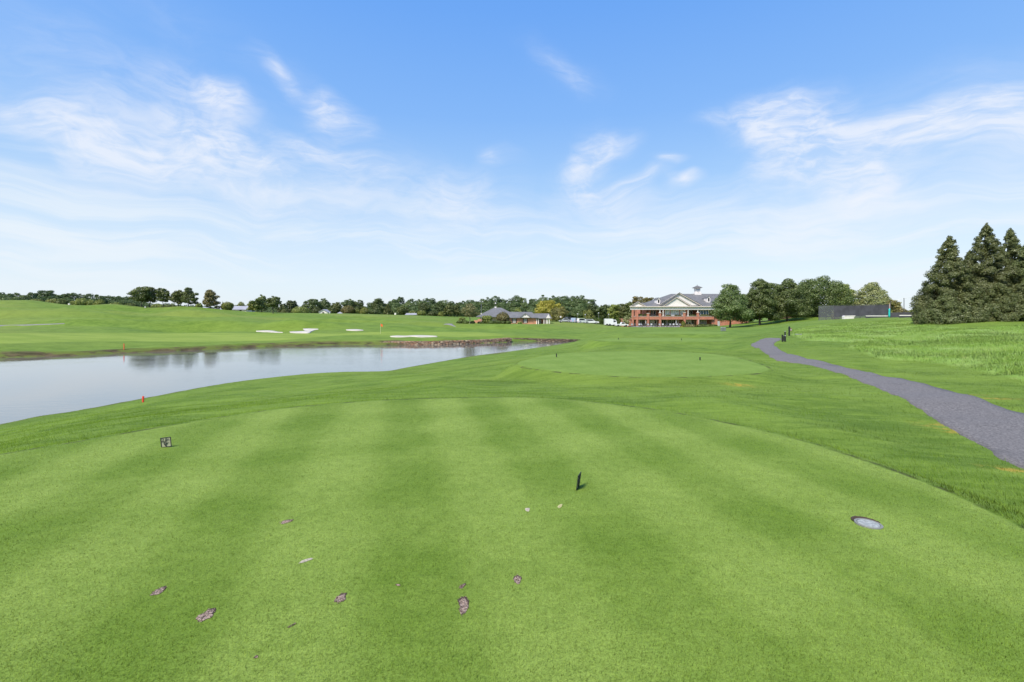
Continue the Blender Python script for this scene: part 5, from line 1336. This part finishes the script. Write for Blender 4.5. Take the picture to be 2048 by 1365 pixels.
def net(px0, px1, Y, q, label):
    a, b = at(px0, Y), at(px1, Y); t = thing("tennis_net", label, "net", at((px0 + px1) / 2, Y)); z1 = zof(q, Y)
    part("tape", MB().box(a[0], b[0], Y, Y + .03, z1 - .14, z1), white, t)
    part("netting", MB().box(a[0], b[0], Y + .005, Y + .02, min(a[2], b[2]), z1 - .143), screen_m, t)
    for s in (a, b): part("post", MB().tube((s[0], Y - .04, s[2] - .2), (s[0], Y - .04, z1), .035, .035, 7), dgrey, t)
net(1731, 1776, 88.5, 631.6, "low court net with a white top band under the dark windscreen")
net(1798, 1834, 78.5, 630.4, "low court net with a white top band between the thin fence posts")
x, y, g = at(1697, 94); t = thing("white_storage_bench", "white storage bench at the foot of the dark windscreen", "bench", (x, y, g))
s_ = 94 / FPX
obj("body", MB().box(-11 * s_, 9 * s_, -.3, .3, -.1, 4.6 * s_).mesh("body"), white, t); obj("lid", MB().prism([(-11.5 * s_, 4.63 * s_), (9.5 * s_, 4.63 * s_), (12 * s_, 6.6 * s_), (-9 * s_, 6.2 * s_)], -.34, .34).mesh("lid"), white, t)
x, y, g = at(1779.3, 84); s_ = 84 / FPX; t = thing("padded_post", "pale pinkish post wrapped in teal cloth on its lower half by the fence", "post", (x, y, g))
obj("pole", MB().tube((0, 0, -.2), (0, 0, zof(607.5, 84) - g), .07, .06, 8).mesh("pole"), pinkish, t)
hh = zof(617.5, 84) - g
obj("wrap", MB().lathe([(.15, .02), (.20, hh * .22), (.16, hh * .35), (.19, hh * .55), (.15, hh * .75), (.17, hh * .92), (.09, hh)], 10).mesh("wrap", True), teal, t)

# ---------------------------------------------------------------- golf shop
v = View(150.0); X_ = v.x; Z_ = v.z; gx = X_(1045); gg = gz(gx, 150); zb = min(gg, Z_(650)) - 1.0
sh = thing("golf_shop", "low orange brick golf shop with big grey hipped roof and white columned porch", "building", (gx, 150, gg))
part("wall", MB().box(X_(1016), X_(1073), 150, 160, zb, Z_(636.3)), brick_orange, sh)
part("wall", MB().box(X_(959), X_(1018), 153, 172, zb, Z_(633.6)), cream, sh, "pale rear wall under the big hipped roof")
m = MB().box(X_(948.5), X_(963), 149, 149.4, zb, Z_(641)).box(X_(955), X_(964), 151, 151.3, zb, Z_(638.6)); part("garden_wall", m, brick_orange, sh)
ze = Z_(635.8)
def hip(m, x0, x1, y0, y1, ze, r0, r1, zr, ym, t=.2):
    m.slab([(x0, y0, ze), (x1, y0, ze), (r1, ym, zr), (r0, ym, zr)], t); m.slab([(r0, ym, zr), (r1, ym, zr), (x1, y1, ze), (x0, y1, ze)], t)
    m.slab([(x0, y0, ze), (r0, ym, zr), (x0, y1, ze)], t); m.slab([(x1, y0, ze), (x1, y1, ze), (r1, ym, zr)], t); return m
k = 162 / 150.0
m = MB(); hip(m, X_(951), X_(1040), 151, 174, Z_(634), X_(988) * k, X_(1002) * k, zof(615.8, 162), 162)
part("roof", m, shingle, sh, "big hipped roof at the left")
k = 156 / 150.0
m = MB(); hip(m, X_(1000), X_(1076), 149.3, 163, ze, X_(1008) * k, X_(1063) * k, zof(624.2, 156), 156); part("roof", m, shingle, sh)
m = MB(); m.slab([(X_(1070), 149.5, Z_(637)), (X_(1104), 149.5, Z_(637)), (X_(1098) * 1.02, 153, zof(627.4, 153)), (X_(1068) * 1.02, 153, zof(627.4, 153))], .18)
m.slab([(X_(1068) * 1.02, 153, zof(627.4, 153)), (X_(1098) * 1.02, 153, zof(627.4, 153)), (X_(1104), 157, Z_(637)), (X_(1070), 157, Z_(637))], .18); part("roof", m, shingle, sh, "porch roof at the right end")
m = MB().prism([(X_(1040), Z_(635.6)), (X_(1050.5), Z_(627.6)), (X_(1062), Z_(635.6))], 149.1, 150.5); pe = part("pediment", m, white, sh)
part("vent", MB().box(X_(1049.6), X_(1051.4), 149.05, 149.095, Z_(631.5), Z_(629.5)), dgrey, sh, sub=pe)
a = Z_(627.0); m = MB()
m.slab([(X_(1038.6), 148.9, Z_(636)), (X_(1050.5), 148.9, a), (X_(1050.5), 156, a), (X_(1038.6), 156, Z_(636))], .12); m.slab([(X_(1050.5), 148.92, a), (X_(1063.4), 148.92, Z_(636)), (X_(1063.4), 156, Z_(636)), (X_(1050.5), 156, a)], .12); part("roof", m, shingle, sh)
m = MB().prism([(X_(1092), Z_(637)), (X_(1096.5), Z_(629.2)), (X_(1101), Z_(637))], 149.45, 149.9); part("pediment", m, white, sh)
part("beam", MB().box(X_(1072), X_(1102), 149.7, 150.1, Z_(638.2), Z_(637.1)), white, sh)
part("wall", MB().box(X_(1073.1), X_(1094), 153.2, 158, zb, Z_(637.2)), brick_orange, sh, "shaded wall at the back of the porch")
for p in (1073.5, 1077, 1088, 1092.5, 1095.5, 1099): part("column", MB().lathe([(.17, zb), (.15, Z_(649)), (.12, Z_(638.6)), (.17, Z_(638.2))], 10, (X_(p), 149.9, 0)), white, sh)
for p in (1028.5, 1050.6):
    w = window(sh, v, p - 2.6, p + 2.6, 637.2, 646.4, 149.95, 2, 3)
    for s in (-1, 1): part("shutter", MB().box(X_(p + s * 3.6) - .16, X_(p + s * 3.6) + .16, 149.9, 149.97, Z_(646), Z_(637.6)), black, sh, sub=w)
part("door", MB().box(X_(1080), X_(1083.5), 153.1, 153.18, Z_(649), Z_(640)), pale_glass, sh)
fx_ = (991 - 1024) / FPX * 162; zt = zof(615.8, 162)
m = MB().box(fx_ - .3, fx_ + .3, 161.7, 162.3, zt - .3, zt + .35); fi = part("finial", m, white, sh)
part("vane", MB().tube((fx_, 162, zt + .35), (fx_, 162, zt + 1.5), .04, .03, 6).box(fx_ - .35, fx_ + .35, 161.98, 162.02, zt + 1.25, zt + 1.33), black, sh, sub=fi)
part("ball", MB().lathe([(.03, 1.2), (.2, 1.3), (.26, 1.45), (.2, 1.6), (.03, 1.7)], 10, (fx_, 162, zt)), white, sh, sub=fi)
# light pole, post clock, lamps
x, y, g = at(962.5, 148); h = zof(604.5, 148) - g; t = thing("light_pole", "tall thin light pole with two floodlights rising over the golf shop hedges", "light pole", (x, y, g))
obj("pole", MB().tube((0, 0, -.2), (0, 0, h), .09, .06, 8).mesh("pole"), mgrey, t)
obj("crossbar", MB().box(-.5, .5, -.04, .04, h - .1, h).mesh("crossbar"), mgrey, t)
for s in (-.42, .42): obj("floodlight", MB().box(s - .2, s + .2, -.35, .15, h + .004, h + .28).mesh("floodlight"), lgrey, t)
obj("speaker", MB().box(-.14, .14, -.2, -.1, h * .42, h * .48).mesh("speaker"), white, t)
x, y, g = at(1121.3, 157); h = zof(634.2, 157) - g; s_ = 157 / FPX; t = thing("post_clock", "white faced round clock on a post between the golf shop and the parked cars", "clock", (x, y, g))
obj("post", MB().lathe([(.2, -.2), (.2, .3), (.08, .4), (.06, h - .28)], 10).mesh("post"), black, t)
m = MB(); m.tube((0, -.12, h), (0, .12, h), 2.0 * s_, 2.0 * s_, 20); obj("case", m.mesh("case"), black, t)
m = MB(); m.tube((0, -.14, h), (0, -.122, h), 1.75 * s_, 1.75 * s_, 20); di = obj("dial", m.mesh("dial"), white, t)
m = MB().box(-.02, .02, -.155, -.142, h - .02, h + .2).box(-.02, .13, -.155, -.142, h - .03, h + .01); obj("hand", m.mesh("hand"), black, di)
for i, (px, top, lab) in enumerate([(1155.5, 629.8, "lamp post behind the left parked cars"), (1197.3, 628, "tallest lamp post, left of the white truck's box"), (1217.5, 630.6, "lamp post rising behind the white truck's box"), (1170.5, 631.2, "short lamp post behind the white cars")]):
    x, y, g = at(px, 190); h = zof(top, 190) - g; t = thing("lamp_post", lab, "lamp post", (x, y, g), group="lamp posts in the parking area")
    obj("pole", MB().tube((0, 0, -.2), (0, 0, h), .07, .05, 7).mesh("pole"), mgrey, t); obj("lamp_head", MB().lathe([(.08, h), (.24, h + .12), (.24, h + .38), (.06, h + .5)], 9).mesh("lamp_head"), lgrey, t)

# ---------------------------------------------------------------- vehicles
def car(px, Y, L, Hh, mat, label, kind="sedan", rz=0.0):
    x, y, g = at(px, Y); t = thing("parked_car", label, "car", (x, y, g), rz, "cars parked by the golf shop")
    W2 = .9; l = L / 2; h1 = Hh * .56
    body = [(-l, .28), (-l, h1 * .86), (-l * .93, h1), (l * .55, h1), (l * .96, h1 * .84), (l, h1 * .6), (l, .28)]
    roof = {"sedan": [(-l * .72, h1 + .004), (-l * .42, Hh), (l * .10, Hh), (l * .46, h1 + .004)], "suv": [(-l * .93, h1 + .004), (-l * .84, Hh), (l * .08, Hh), (l * .46, h1 + .004)]}[kind]
    obj("body", MB().prism(body, -W2, W2).mesh("body"), mat, t)
    c = obj("cabin", MB().prism(roof, -W2 * .86, W2 * .86).mesh("cabin"), mat, t)
    cx_ = sum(p[0] for p in roof) / 4; ins = [(cx_ + (a - cx_) * .86, h1 + .06 + (b - h1) * .78) for a, b in roof]
    obj("side_window", MB().prism(ins, -W2 * .875, -W2 * .862).mesh("side_window"), dark_glass, c); obj("side_window", MB().prism(ins, W2 * .862, W2 * .875).mesh("side_window"), dark_glass, c)
    for s in (-1, 1):
        for q in (-.62, .62):
            w = obj("wheel", MB().tube((l * q, s * (W2 - .18), .32), (l * q, s * (W2 + .02), .32), .33, .33, 14).mesh("wheel"), rubber, t)
            obj("rim", MB().tube((l * q, s * (W2 + .021), .32), (l * q, s * (W2 + .035), .32), .2, .2, 12).mesh("rim"), lgrey, w)
    for s in (-.62, .62):
        obj("headlight", MB().box(l * .985, l + .02, s - .16, s + .16, h1 * .62, h1 * .8).mesh("headlight"), white, t); obj("tail_light", MB().box(-l - .02, -l * .985, s - .14, s + .14, h1 * .62, h1 * .82).mesh("tail_light"), red, t)
car(1129.5, 163, 3.9, 1.35, carsilver, "silver sedan, leftmost of the parked cars", "sedan", math.pi)
car(1141, 166, 3.9, 1.65, dark_paint, "dark car half hidden behind the pale blue one", "suv", .5)
car(1149.5, 160, 3.6, 1.62, blue_paint, "pale blue car parked in the middle of the row", "suv", 1.1)
car(1164.5, 160, 4.1, 1.60, carwhite, "white sport utility car angled towards the lawn", "suv", .45)
car(1182.5, 163, 4.9, 1.50, carwhite, "long white car at the right end of the parked row", "suv", .05)
x, y, g = at(1220, 159); s_ = 159 / FPX; t = thing("box_truck", "white box truck parked with its plain box towards the golf shop", "truck", (x, y, g))
hb = zof(638, 159) - g
obj("cargo_box", MB().box(-11 * s_, 5 * s_, -1.0, 1.0, .35, hb).mesh("cargo_box"), carwhite, t)
hc = hb * .86
cab = obj("cab", MB().prism([(5.05 * s_, .35), (5.05 * s_, hc), (10.5 * s_, hc), (12.4 * s_, hc * .58), (12.6 * s_, .35)], -.92, .92).mesh("cab"), carwhite, t)
obj("side_window", MB().prism([(6 * s_, hc * .58), (6 * s_, hc * .9), (9.9 * s_, hc * .9), (11 * s_, hc * .6)], -.94, -.925).mesh("side_window"), dark_glass, cab)
for q in (-7, -1.5, 9): obj("wheel", MB().tube((q * s_, -1.02, .34), (q * s_, 1.02, .34), .36, .36, 14).mesh("wheel"), rubber, t)
x, y, g = at(1243, 157); t = thing("pickup_truck", "white pickup with an open bed between the box truck and the clubhouse", "truck", (x, y, g), 0.05)
l = 2.1
obj("body", MB().prism([(-l, .4), (-l, .85), (l * .35, .9), (l * .92, .85), (l, .6), (l, .4)], -.85, .85).mesh("body"), carwhite, t)
c = obj("cab", MB().prism([(-l * .15, .903), (-l * .05, 1.45), (l * .32, 1.45), (l * .55, .903)], -.75, .75).mesh("cab"), carwhite, t)
obj("side_window", MB().prism([(-l * .08, .96), (-l * .01, 1.38), (l * .29, 1.38), (l * .46, .96)], -.765, -.752).mesh("side_window"), dark_glass, c)
for q in (-.62, .62):
    for s in (-1, 1): obj("wheel", MB().tube((l * q, s * .68, .33), (l * q, s * .88, .33), .34, .34, 14).mesh("wheel"), rubber, t)

# ---------------------------------------------------------------- far houses
def house(px0, px1, Y, ridge, eave, label, wallm, roofm, gable=False, base=None):
    x0, x1 = (px0 - 1024) / FPX * Y, (px1 - 1024) / FPX * Y; xm = (x0 + x1) / 2; g = gz(xm, Y); zr, ze = zof(ridge, Y), zof(eave, Y)
    t = thing("far_house", label, "house", (xm, Y, g), group="houses beyond the golf course"); w = (x1 - x0) / 2; zr -= g; ze -= g
    if gable:
        obj("wall", MB().prism([(-w * .92, -1), (w * .92, -1), (w * .92, ze), (0, zr - .05), (-w * .92, ze)], 0, 8).mesh("wall"), wallm, t)
        m = MB(); m.slab([(-w, -.4, ze - .1), (0, -.4, zr + .1), (0, 8.4, zr + .1), (-w, 8.4, ze - .1)], .18); m.slab([(0, -.39, zr + .1), (w, -.39, ze - .1), (w, 8.4, ze - .1), (0, 8.4, zr + .1)], .18); obj("roof", m.mesh("roof"), roofm, t)
        obj("window", MB().box(-.5, .5, -.05, .03, ze - 1.4, ze - .2).mesh("window"), dark_glass, t)
    else:
        obj("wall", MB().box(-w * .95, w * .95, 0, 8, -1, ze).mesh("wall"), wallm, t)
        m = MB(); m.slab([(-w, -.5, ze - .1), (w, -.5, ze - .1), (w, 4, zr), (-w, 4, zr)], .2); m.slab([(-w, 4, zr), (w, 4, zr), (w, 8.5, ze - .1), (-w, 8.5, ze - .1)], .2); obj("roof", m.mesh("roof"), roofm, t)
        for q in (-.6, 0, .6): obj("window", MB().box(w * q - .5, w * q + .5, -.06, .03, ze - 1.5, ze - .35).mesh("window"), dark_glass, t)
roof_l = simple("far_roof", (.33, .33, .36), .8, .1, .5)
house(428, 494, 240, 612.2, 619.2, "long house with a pale grey roof between the hill trees", cream, roof_l)
house(390, 412, 236, 613.5, 616.5, "small grey roofed house left of the rusty tree", cream, roof_l)
house(637, 656, 246, 619.4, 624, "white gabled house among the skyline bushes", white, roof_l, True)
house(674, 688, 256, 624, 627, "low roof just right of the white gabled house", cream, roof_l)
house(810, 837, 256, 626.6, 629.6, "low grey roof at the foot of the dark wood", cream, roof_l)
house(1176, 1178, 250, 620, 622, "x", cream, roof_l) if False else None

# ---------------------------------------------------------------- course furniture
hx, hy, hz = hit(761, 668); h = zof(647.5, hy) - hz
t = thing("flagstick", "orange flag on a thin pale stick standing on the far green", "flag", (hx, hy, hz))
obj("pole", MB().tube((0, 0, -.1), (0, 0, h), .035, .025, 8).mesh("pole"), pole_y, t)
m = MB(); V = []
for k_ in (0, .012):
    for j in range(2):
        for i in range(7): V.append((.02 + i * .07, .06 * math.sin(i * .9) + k_, h - .03 - j * .46 - i * .035))
m.add(V, [(i, i + 1, 7 + i + 1, 7 + i) for i in range(6)] + [(14 + 7 + i, 14 + 7 + i + 1, 14 + i + 1, 14 + i) for i in range(6)])
obj("flag", m.mesh("flag", True), orange, t)
def stake(px, py_base, py_top, label, w=.045):
    hx, hy, hz = hit(px, py_base); h = zof(py_top, hy) - hz
    t = thing("hazard_stake", label, "stake", (hx, hy, hz), group="red hazard stakes by the pond")
    obj("post", MB().box(-w, w, -w, w, -.2, h).mesh("post"), red, t); obj("cap", MB().prism([(-w, h + .002), (w, h + .002), (0, h + w * .7)], -w, w).mesh("cap"), red, t)
stake(286.3, 805, 793.5, "short red hazard stake on the near bank of the pond", .034)
stake(248, 700, 688, "thin red hazard stake on the far bank of the pond", .035)
for px, Y, top, w, lab in [(138, 199, 607, 3.2, "small white box on the saddle of the left hill"), (290.5, 195, 613, 1.4, "thin white post under the dark hill trees"), (790.5, 243, 626, 3.2, "little white post at the foot of the dark conifer"), (659.5, 238, 624.5, 1.2, "thin white post right of the white gabled house")]:
    x, y, g = at(px, Y); s_ = Y / FPX; h = zof(top, Y) - g; t = thing("white_marker", lab, "marker", (x, y, g))
    obj("post", MB().box(-w * s_ / 2, w * s_ / 2, -.15, .15, -.3, h * .9).mesh("post"), white, t); obj("cap", MB().prism([(-w * s_ * .56, h * .9 + .004), (w * s_ * .56, h * .9 + .004), (0, h)], -.18, .18).mesh("cap"), lgrey, t)
x, y, g = at(922.6, 138); t = thing("yardage_marker", "small dark block with a white top on the lawn by the hedges", "marker", (x, y, zof(653.6, 138)))
obj("block", MB().box(-.38, .38, -.2, .2, -.2, .3).mesh("block"), dgrey, t); obj("plate", MB().prism([(-.14, .304), (.14, .304), (.10, .75), (-.10, .75)], -.08, .08).mesh("plate"), white, t)
# bin and ball washer beside the path
hx, hy, hz = hit(1567.5, 684); s_ = hy / FPX; t = thing("ball_washer_stand", "black stand with litter bin and ball washer on the bend of the cart path", "bin", (hx, hy, hz), -.12)
obj("post", MB().box(-3.5 * s_, -1.6 * s_, -.06, .06, -.2, 14.2 * s_).mesh("post"), black, t)
obj("post", MB().box(1.5 * s_, 3.6 * s_, -.06, .06, -.2, 16.5 * s_).mesh("post"), black, t)
obj("bin", MB().lathe([(1.9 * s_, 2 * s_), (2.0 * s_, 2.2 * s_), (2.0 * s_, 11.2 * s_), (1.7 * s_, 11.5 * s_)], 14, (-.0, -.12, 0)).mesh("bin"), black, t)
wsh = obj("ball_washer", MB().lathe([(1.1 * s_, 16.53 * s_), (1.5 * s_, 17 * s_), (1.5 * s_, 19.5 * s_), (1.0 * s_, 20 * s_)], 12, (2.5 * s_, 0, 0)).mesh("ball_washer"), black, t)
obj("knob", MB().lathe([(.3 * s_, 20.02 * s_), (.75 * s_, 20.4 * s_), (.6 * s_, 21.2 * s_), (.1 * s_, 21.5 * s_)], 10, (2.5 * s_, 0, 0)).mesh("knob"), lgrey, wsh)
obj("towel", MB().box(-.5 * s_, .9 * s_, -.26, -.2, 11.6 * s_, 13.4 * s_).mesh("towel"), lgrey, t)
hx, hy, hz = hit(1578.5, 672); s_ = hy / FPX; t = thing("path_sign", "slim dark post with a small brown framed sign hanging to its right", "sign", (hx, hy, hz))
hgt = 17.2 * s_
obj("post", MB().box(-.055, .055, -.055, .055, -.2, hgt).prism([(-.055, hgt), (.055, hgt), (0, hgt + .08)], -.055, .055).mesh("post"), black, t)
obj("bracket", MB().box(.056, 4.6 * s_, -.015, .015, hgt - 2.0 * s_, hgt - 1.7 * s_).mesh("bracket"), black, t)
bd = obj("board", MB().box(1.6 * s_, 4.8 * s_, -.025, .025, hgt - 8 * s_, hgt - 2.3 * s_).mesh("board"), signbrown, t)
obj("panel", MB().box(2.4 * s_, 4.0 * s_, -.032, -.027, hgt - 7 * s_, hgt - 3.3 * s_).mesh("panel"), lgrey, bd)

# ---- near tee markers: black square frames with a looping emblem
def tee_marker(label, loc, yaw, roll, size, lean=0.0):
    t = thing("tee_marker", label, "tee marker", loc, group="tee markers on the near tee"); t.rotation_euler = (lean, roll, yaw)
    a = size / 2; b = size * .075; th = .0022
    m = MB().box(-a, -a + b, -th, th, 0, size).box(a - b, a, -th, th, 0, size).box(-a + b, a - b, -th, th, 0, b * .8).box(-a + b, a - b, -th, th, size - b * .8, size)
    obj("frame", m.mesh("frame"), black, t)
    obj("backing", MB().box(-a + b * .9, a - b * .9, .001, .003, b * .7, size - b * .7).mesh("backing"), simple("marker_backing", (.36, .36, .24), .5, .1, 60), t)
    m = MB()
    def stroke(pts, r):
        P = catmull([(p[0], p[1], 0) for p in pts], 5)
        for i in range(len(P) - 1): m.tube((P[i][0] * size, -.004, P[i][1] * size), (P[i + 1][0] * size, -.004, P[i + 1][1] * size), r * size * .9, r * size * .9, 6)
    stroke([(-.43, .86), (-.34, .93), (-.22, .90), (-.21, .80), (-.30, .68), (-.40, .58), (-.30, .60), (-.20, .63)], .022)   # hooked figure like a 2
    stroke([(.06, .95), (.02, .80), (-.02, .66), (.0, .50), (.03, .38)], .032)                                                    # main stem
    stroke([(.30, .84), (.18, .80), (.10, .68), (.06, .58)], .022); stroke([(.10, .72), (.22, .72), (.33, .70)], .020)               # fork like a 4
    stroke([(-.14, .62), (-.18, .46), (-.15, .28), (-.05, .14), (.06, .06)], .032); stroke([(.02, .52), (-.03, .34), (-.02, .18), (.04, .06)], .035)   # crescent
    stroke([(.03, .36), (.14, .42), (.24, .46), (.30, .38)], .018); stroke([(.0, .26), (.08, .32), (.16, .40)], .02)
    obj("emblem", m.mesh("emblem"), black, t)
    for s in (-.6, .6): obj("spike", MB().tube((s * a, 0, 0), (s * a, 0, -.06), .003, .001, 6).mesh("spike"), black, t)
x_, y_ = tee_pt(333, 895); tee_marker("square black tee marker facing the camera near the left edge of the tee", (x_, y_, .002), .10, -.10, .130)
x_, y_ = tee_pt(1155.5, 977); tee_marker("square black tee marker turned edge-on in the middle of the tee", (x_, y_, .002), 1.22, .02, .150, .13)
for px, py, hpx, lab in [(1113, 715, 7.5, "small dark marker post on the left of the second tee"), (1400, 721.5, 6.5, "small dark marker post on the right of the second tee"), (1237, 680.2, 4.2, "tiny dark marker on the left of the third tee"), (1363, 681.5, 4.2, "tiny dark marker on the right of the third tee")]:
    hx, hy, hz = hit(px, py); h = hpx * hy / FPX; t = thing("tee_peg", lab, "tee marker", (hx, hy, hz), group="marker posts on the farther tees")
    obj("plate", MB().box(-.022, .022, -.012, .012, .02, h).mesh("plate"), black, t); obj("spike", MB().tube((0, 0, -.06), (0, 0, .019), .008, .008, 6).mesh("spike"), black, t)

# ---- irrigation cover sunk in the turf
cx_, cy_ = SPX, SPY
t = thing("sprinkler_cover", "round pale plastic irrigation cover sunk in the tee with soil behind it", "cover", (cx_, cy_, 0)); t.rotation_euler = (0, R(2), R(-10)); t.location = (cx_, cy_, .004)
soilm, nb, bs = newmat("soil")
P = nb.pos(); rn = nb.attr('rnd')
c = nb.mix(nb.ss(nb.noise(P, 95, 4, .75), .38, .62), (.07, .042, .03), (.42, .31, .245)); c = nb.mix(nb.ss(rn, .5, .95), c, (.06, .038, .024)); nb.put(bs.inputs['Base Color'], c); bs.inputs['Roughness'].default_value = .95
bp = nb.node('ShaderNodeBump'); bp.inputs['Strength'].default_value = .9; bp.inputs['Distance'].default_value = .006; nb.put(bp.inputs['Height'], nb.noise(P, 140, 3)); nb.put(bs.inputs['Normal'], bp.outputs[0])
sandp = simple("divot_sand", (.46, .41, .31), .95, .2, 120, bump=.5, bscale=300)
dryp = simple("dry_scrape", (.50, .46, .22), .95, .25, 90, bump=.5, bscale=300)
cov = simple("cover_plastic", (.20, .205, .19), .8, .12, 30); cov2 = simple("cover_plastic_lid", (.30, .315, .30), .8, .3, 45)
obj("ring", MB().lathe([(.100, -.03), (.100, .004), (.095, .007), (.084, .007), (.081, .003), (.081, -.03)], 40).mesh("ring", False), cov, t)
lid = obj("lid", MB().lathe([(.078, -.03), (.078, .003), (.074, .006), (.030, .006), (.028, .004), (.010, .004)], 40).mesh("lid", False), cov2, t)
m = MB()
for a in (.3, .3 + math.pi / 2):
    ca, sa = math.cos(a), math.sin(a); m.box(-.001, .001, -.001, .001, 0, .001)
    for s in (-1, 1): m.tube((s * .032 * ca, s * .032 * sa, .0065), (s * .066 * ca, s * .066 * sa, .0065), .0022, .0022, 5)
m.v = m.v[8:] if False else m.v
obj("groove", m.mesh("groove"), mgrey, lid)
V, F, N_ = [], [], 26
for i in range(N_):
    a = R(15) + R(150) * i / (N_ - 1); w = .040 * math.sin(math.pi * i / (N_ - 1)) + .004
    for r_, z_ in ((.099, -.006), (.103 + w * .5, .010), (.103 + w, .004)): V.append((math.cos(a) * r_, math.sin(a) * r_, z_ + random.Random(i).uniform(-.003, .003)))
F = [(i * 3 + j, i * 3 + j + 1, i * 3 + j + 4, i * 3 + j + 3) for i in range(N_ - 1) for j in range(2)]
me = bpy.data.meshes.new("soil_gap"); me.from_pydata(V, [], F); a_ = me.attributes.new('rnd', 'FLOAT', 'POINT'); a_.data.foreach_set('value', np.full(len(V), .95, np.float32)); obj("soil_gap", me, soilm, t)

# ---- divots: ragged shallow patches with crumbs
rng = np.random.default_rng(8)
for (px, py, a, b, tt, k, lab), (x_, y_, ex, ey) in zip(DIV, DIVW):
    n, rings = 36, 5; V = [(0, 0, .002)]; A = [.1]
    out_ = [.86 + .09 * math.sin(3 * q * 2 * math.pi / n + px) + .05 * math.sin(5 * q * 2 * math.pi / n + py) + rng.uniform(-.11, .11) for q in range(n)]
    taper = .35 if 'narrows' in lab else 0
    for r_ in range(1, rings + 1):
        f = r_ / rings
        for q in range(n):
            an = 2 * math.pi * q / n; c_, s_ = math.copysign(abs(math.cos(an)) ** .8, math.cos(an)) * f * out_[q], math.copysign(abs(math.sin(an)) ** .8, math.sin(an)) * f * out_[q]
            s_ *= 1 + taper * (-c_)
            p = ex * c_ + ey * s_
            V.append((p[0], p[1], (.0015 if r_ < rings else .0005) + rng.uniform(-.001, .0025) * (r_ < rings)))
            A.append((.95 if (p[1] > 0 and f > .75) else (.8 if f > .85 else rng.uniform(0, .5))))
    F = [(0, 1 + q, 1 + (q + 1) % n) for q in range(n)]
    for r_ in range(rings - 1):
        for q in range(n): F.append((1 + r_ * n + q, 1 + (r_ + 1) * n + q, 1 + (r_ + 1) * n + (q + 1) % n, 1 + r_ * n + (q + 1) % n))
    if a > 12 and k == 'soil':
        for _ in range(int(a * 1.6)):                      # crumbs of soil
            f = math.sqrt(rng.random()) * 1.02; an = rng.uniform(0, 6.283); p = ex * f * math.cos(an) + ey * f * math.sin(an); s_ = rng.uniform(.0014, .0036); i0 = len(V); z0 = .002
            V += [(p[0] - s_, p[1] - s_ * .6, z0), (p[0] + s_, p[1] - s_ * .4, z0), (p[0] + s_ * .2, p[1] + s_, z0), (p[0] + rng.uniform(-s_, s_) * .4, p[1], z0 + s_ * 1.5)]
            F += [(i0, i0 + 1, i0 + 3), (i0 + 1, i0 + 2, i0 + 3), (i0 + 2, i0, i0 + 3)]; A += [rng.uniform(0, .9)] * 4
    me = bpy.data.meshes.new("divot"); me.from_pydata(V, [], F); at_ = me.attributes.new('rnd', 'FLOAT', 'POINT'); at_.data.foreach_set('value', np.array(A, np.float32))
    o = obj("divot", me, {'soil': soilm, 'sand': sandp, 'dry': dryp}[k], loc=(x_, y_, 0.002))
    tag(o, lab, "divot", "divots worn in the near tee")
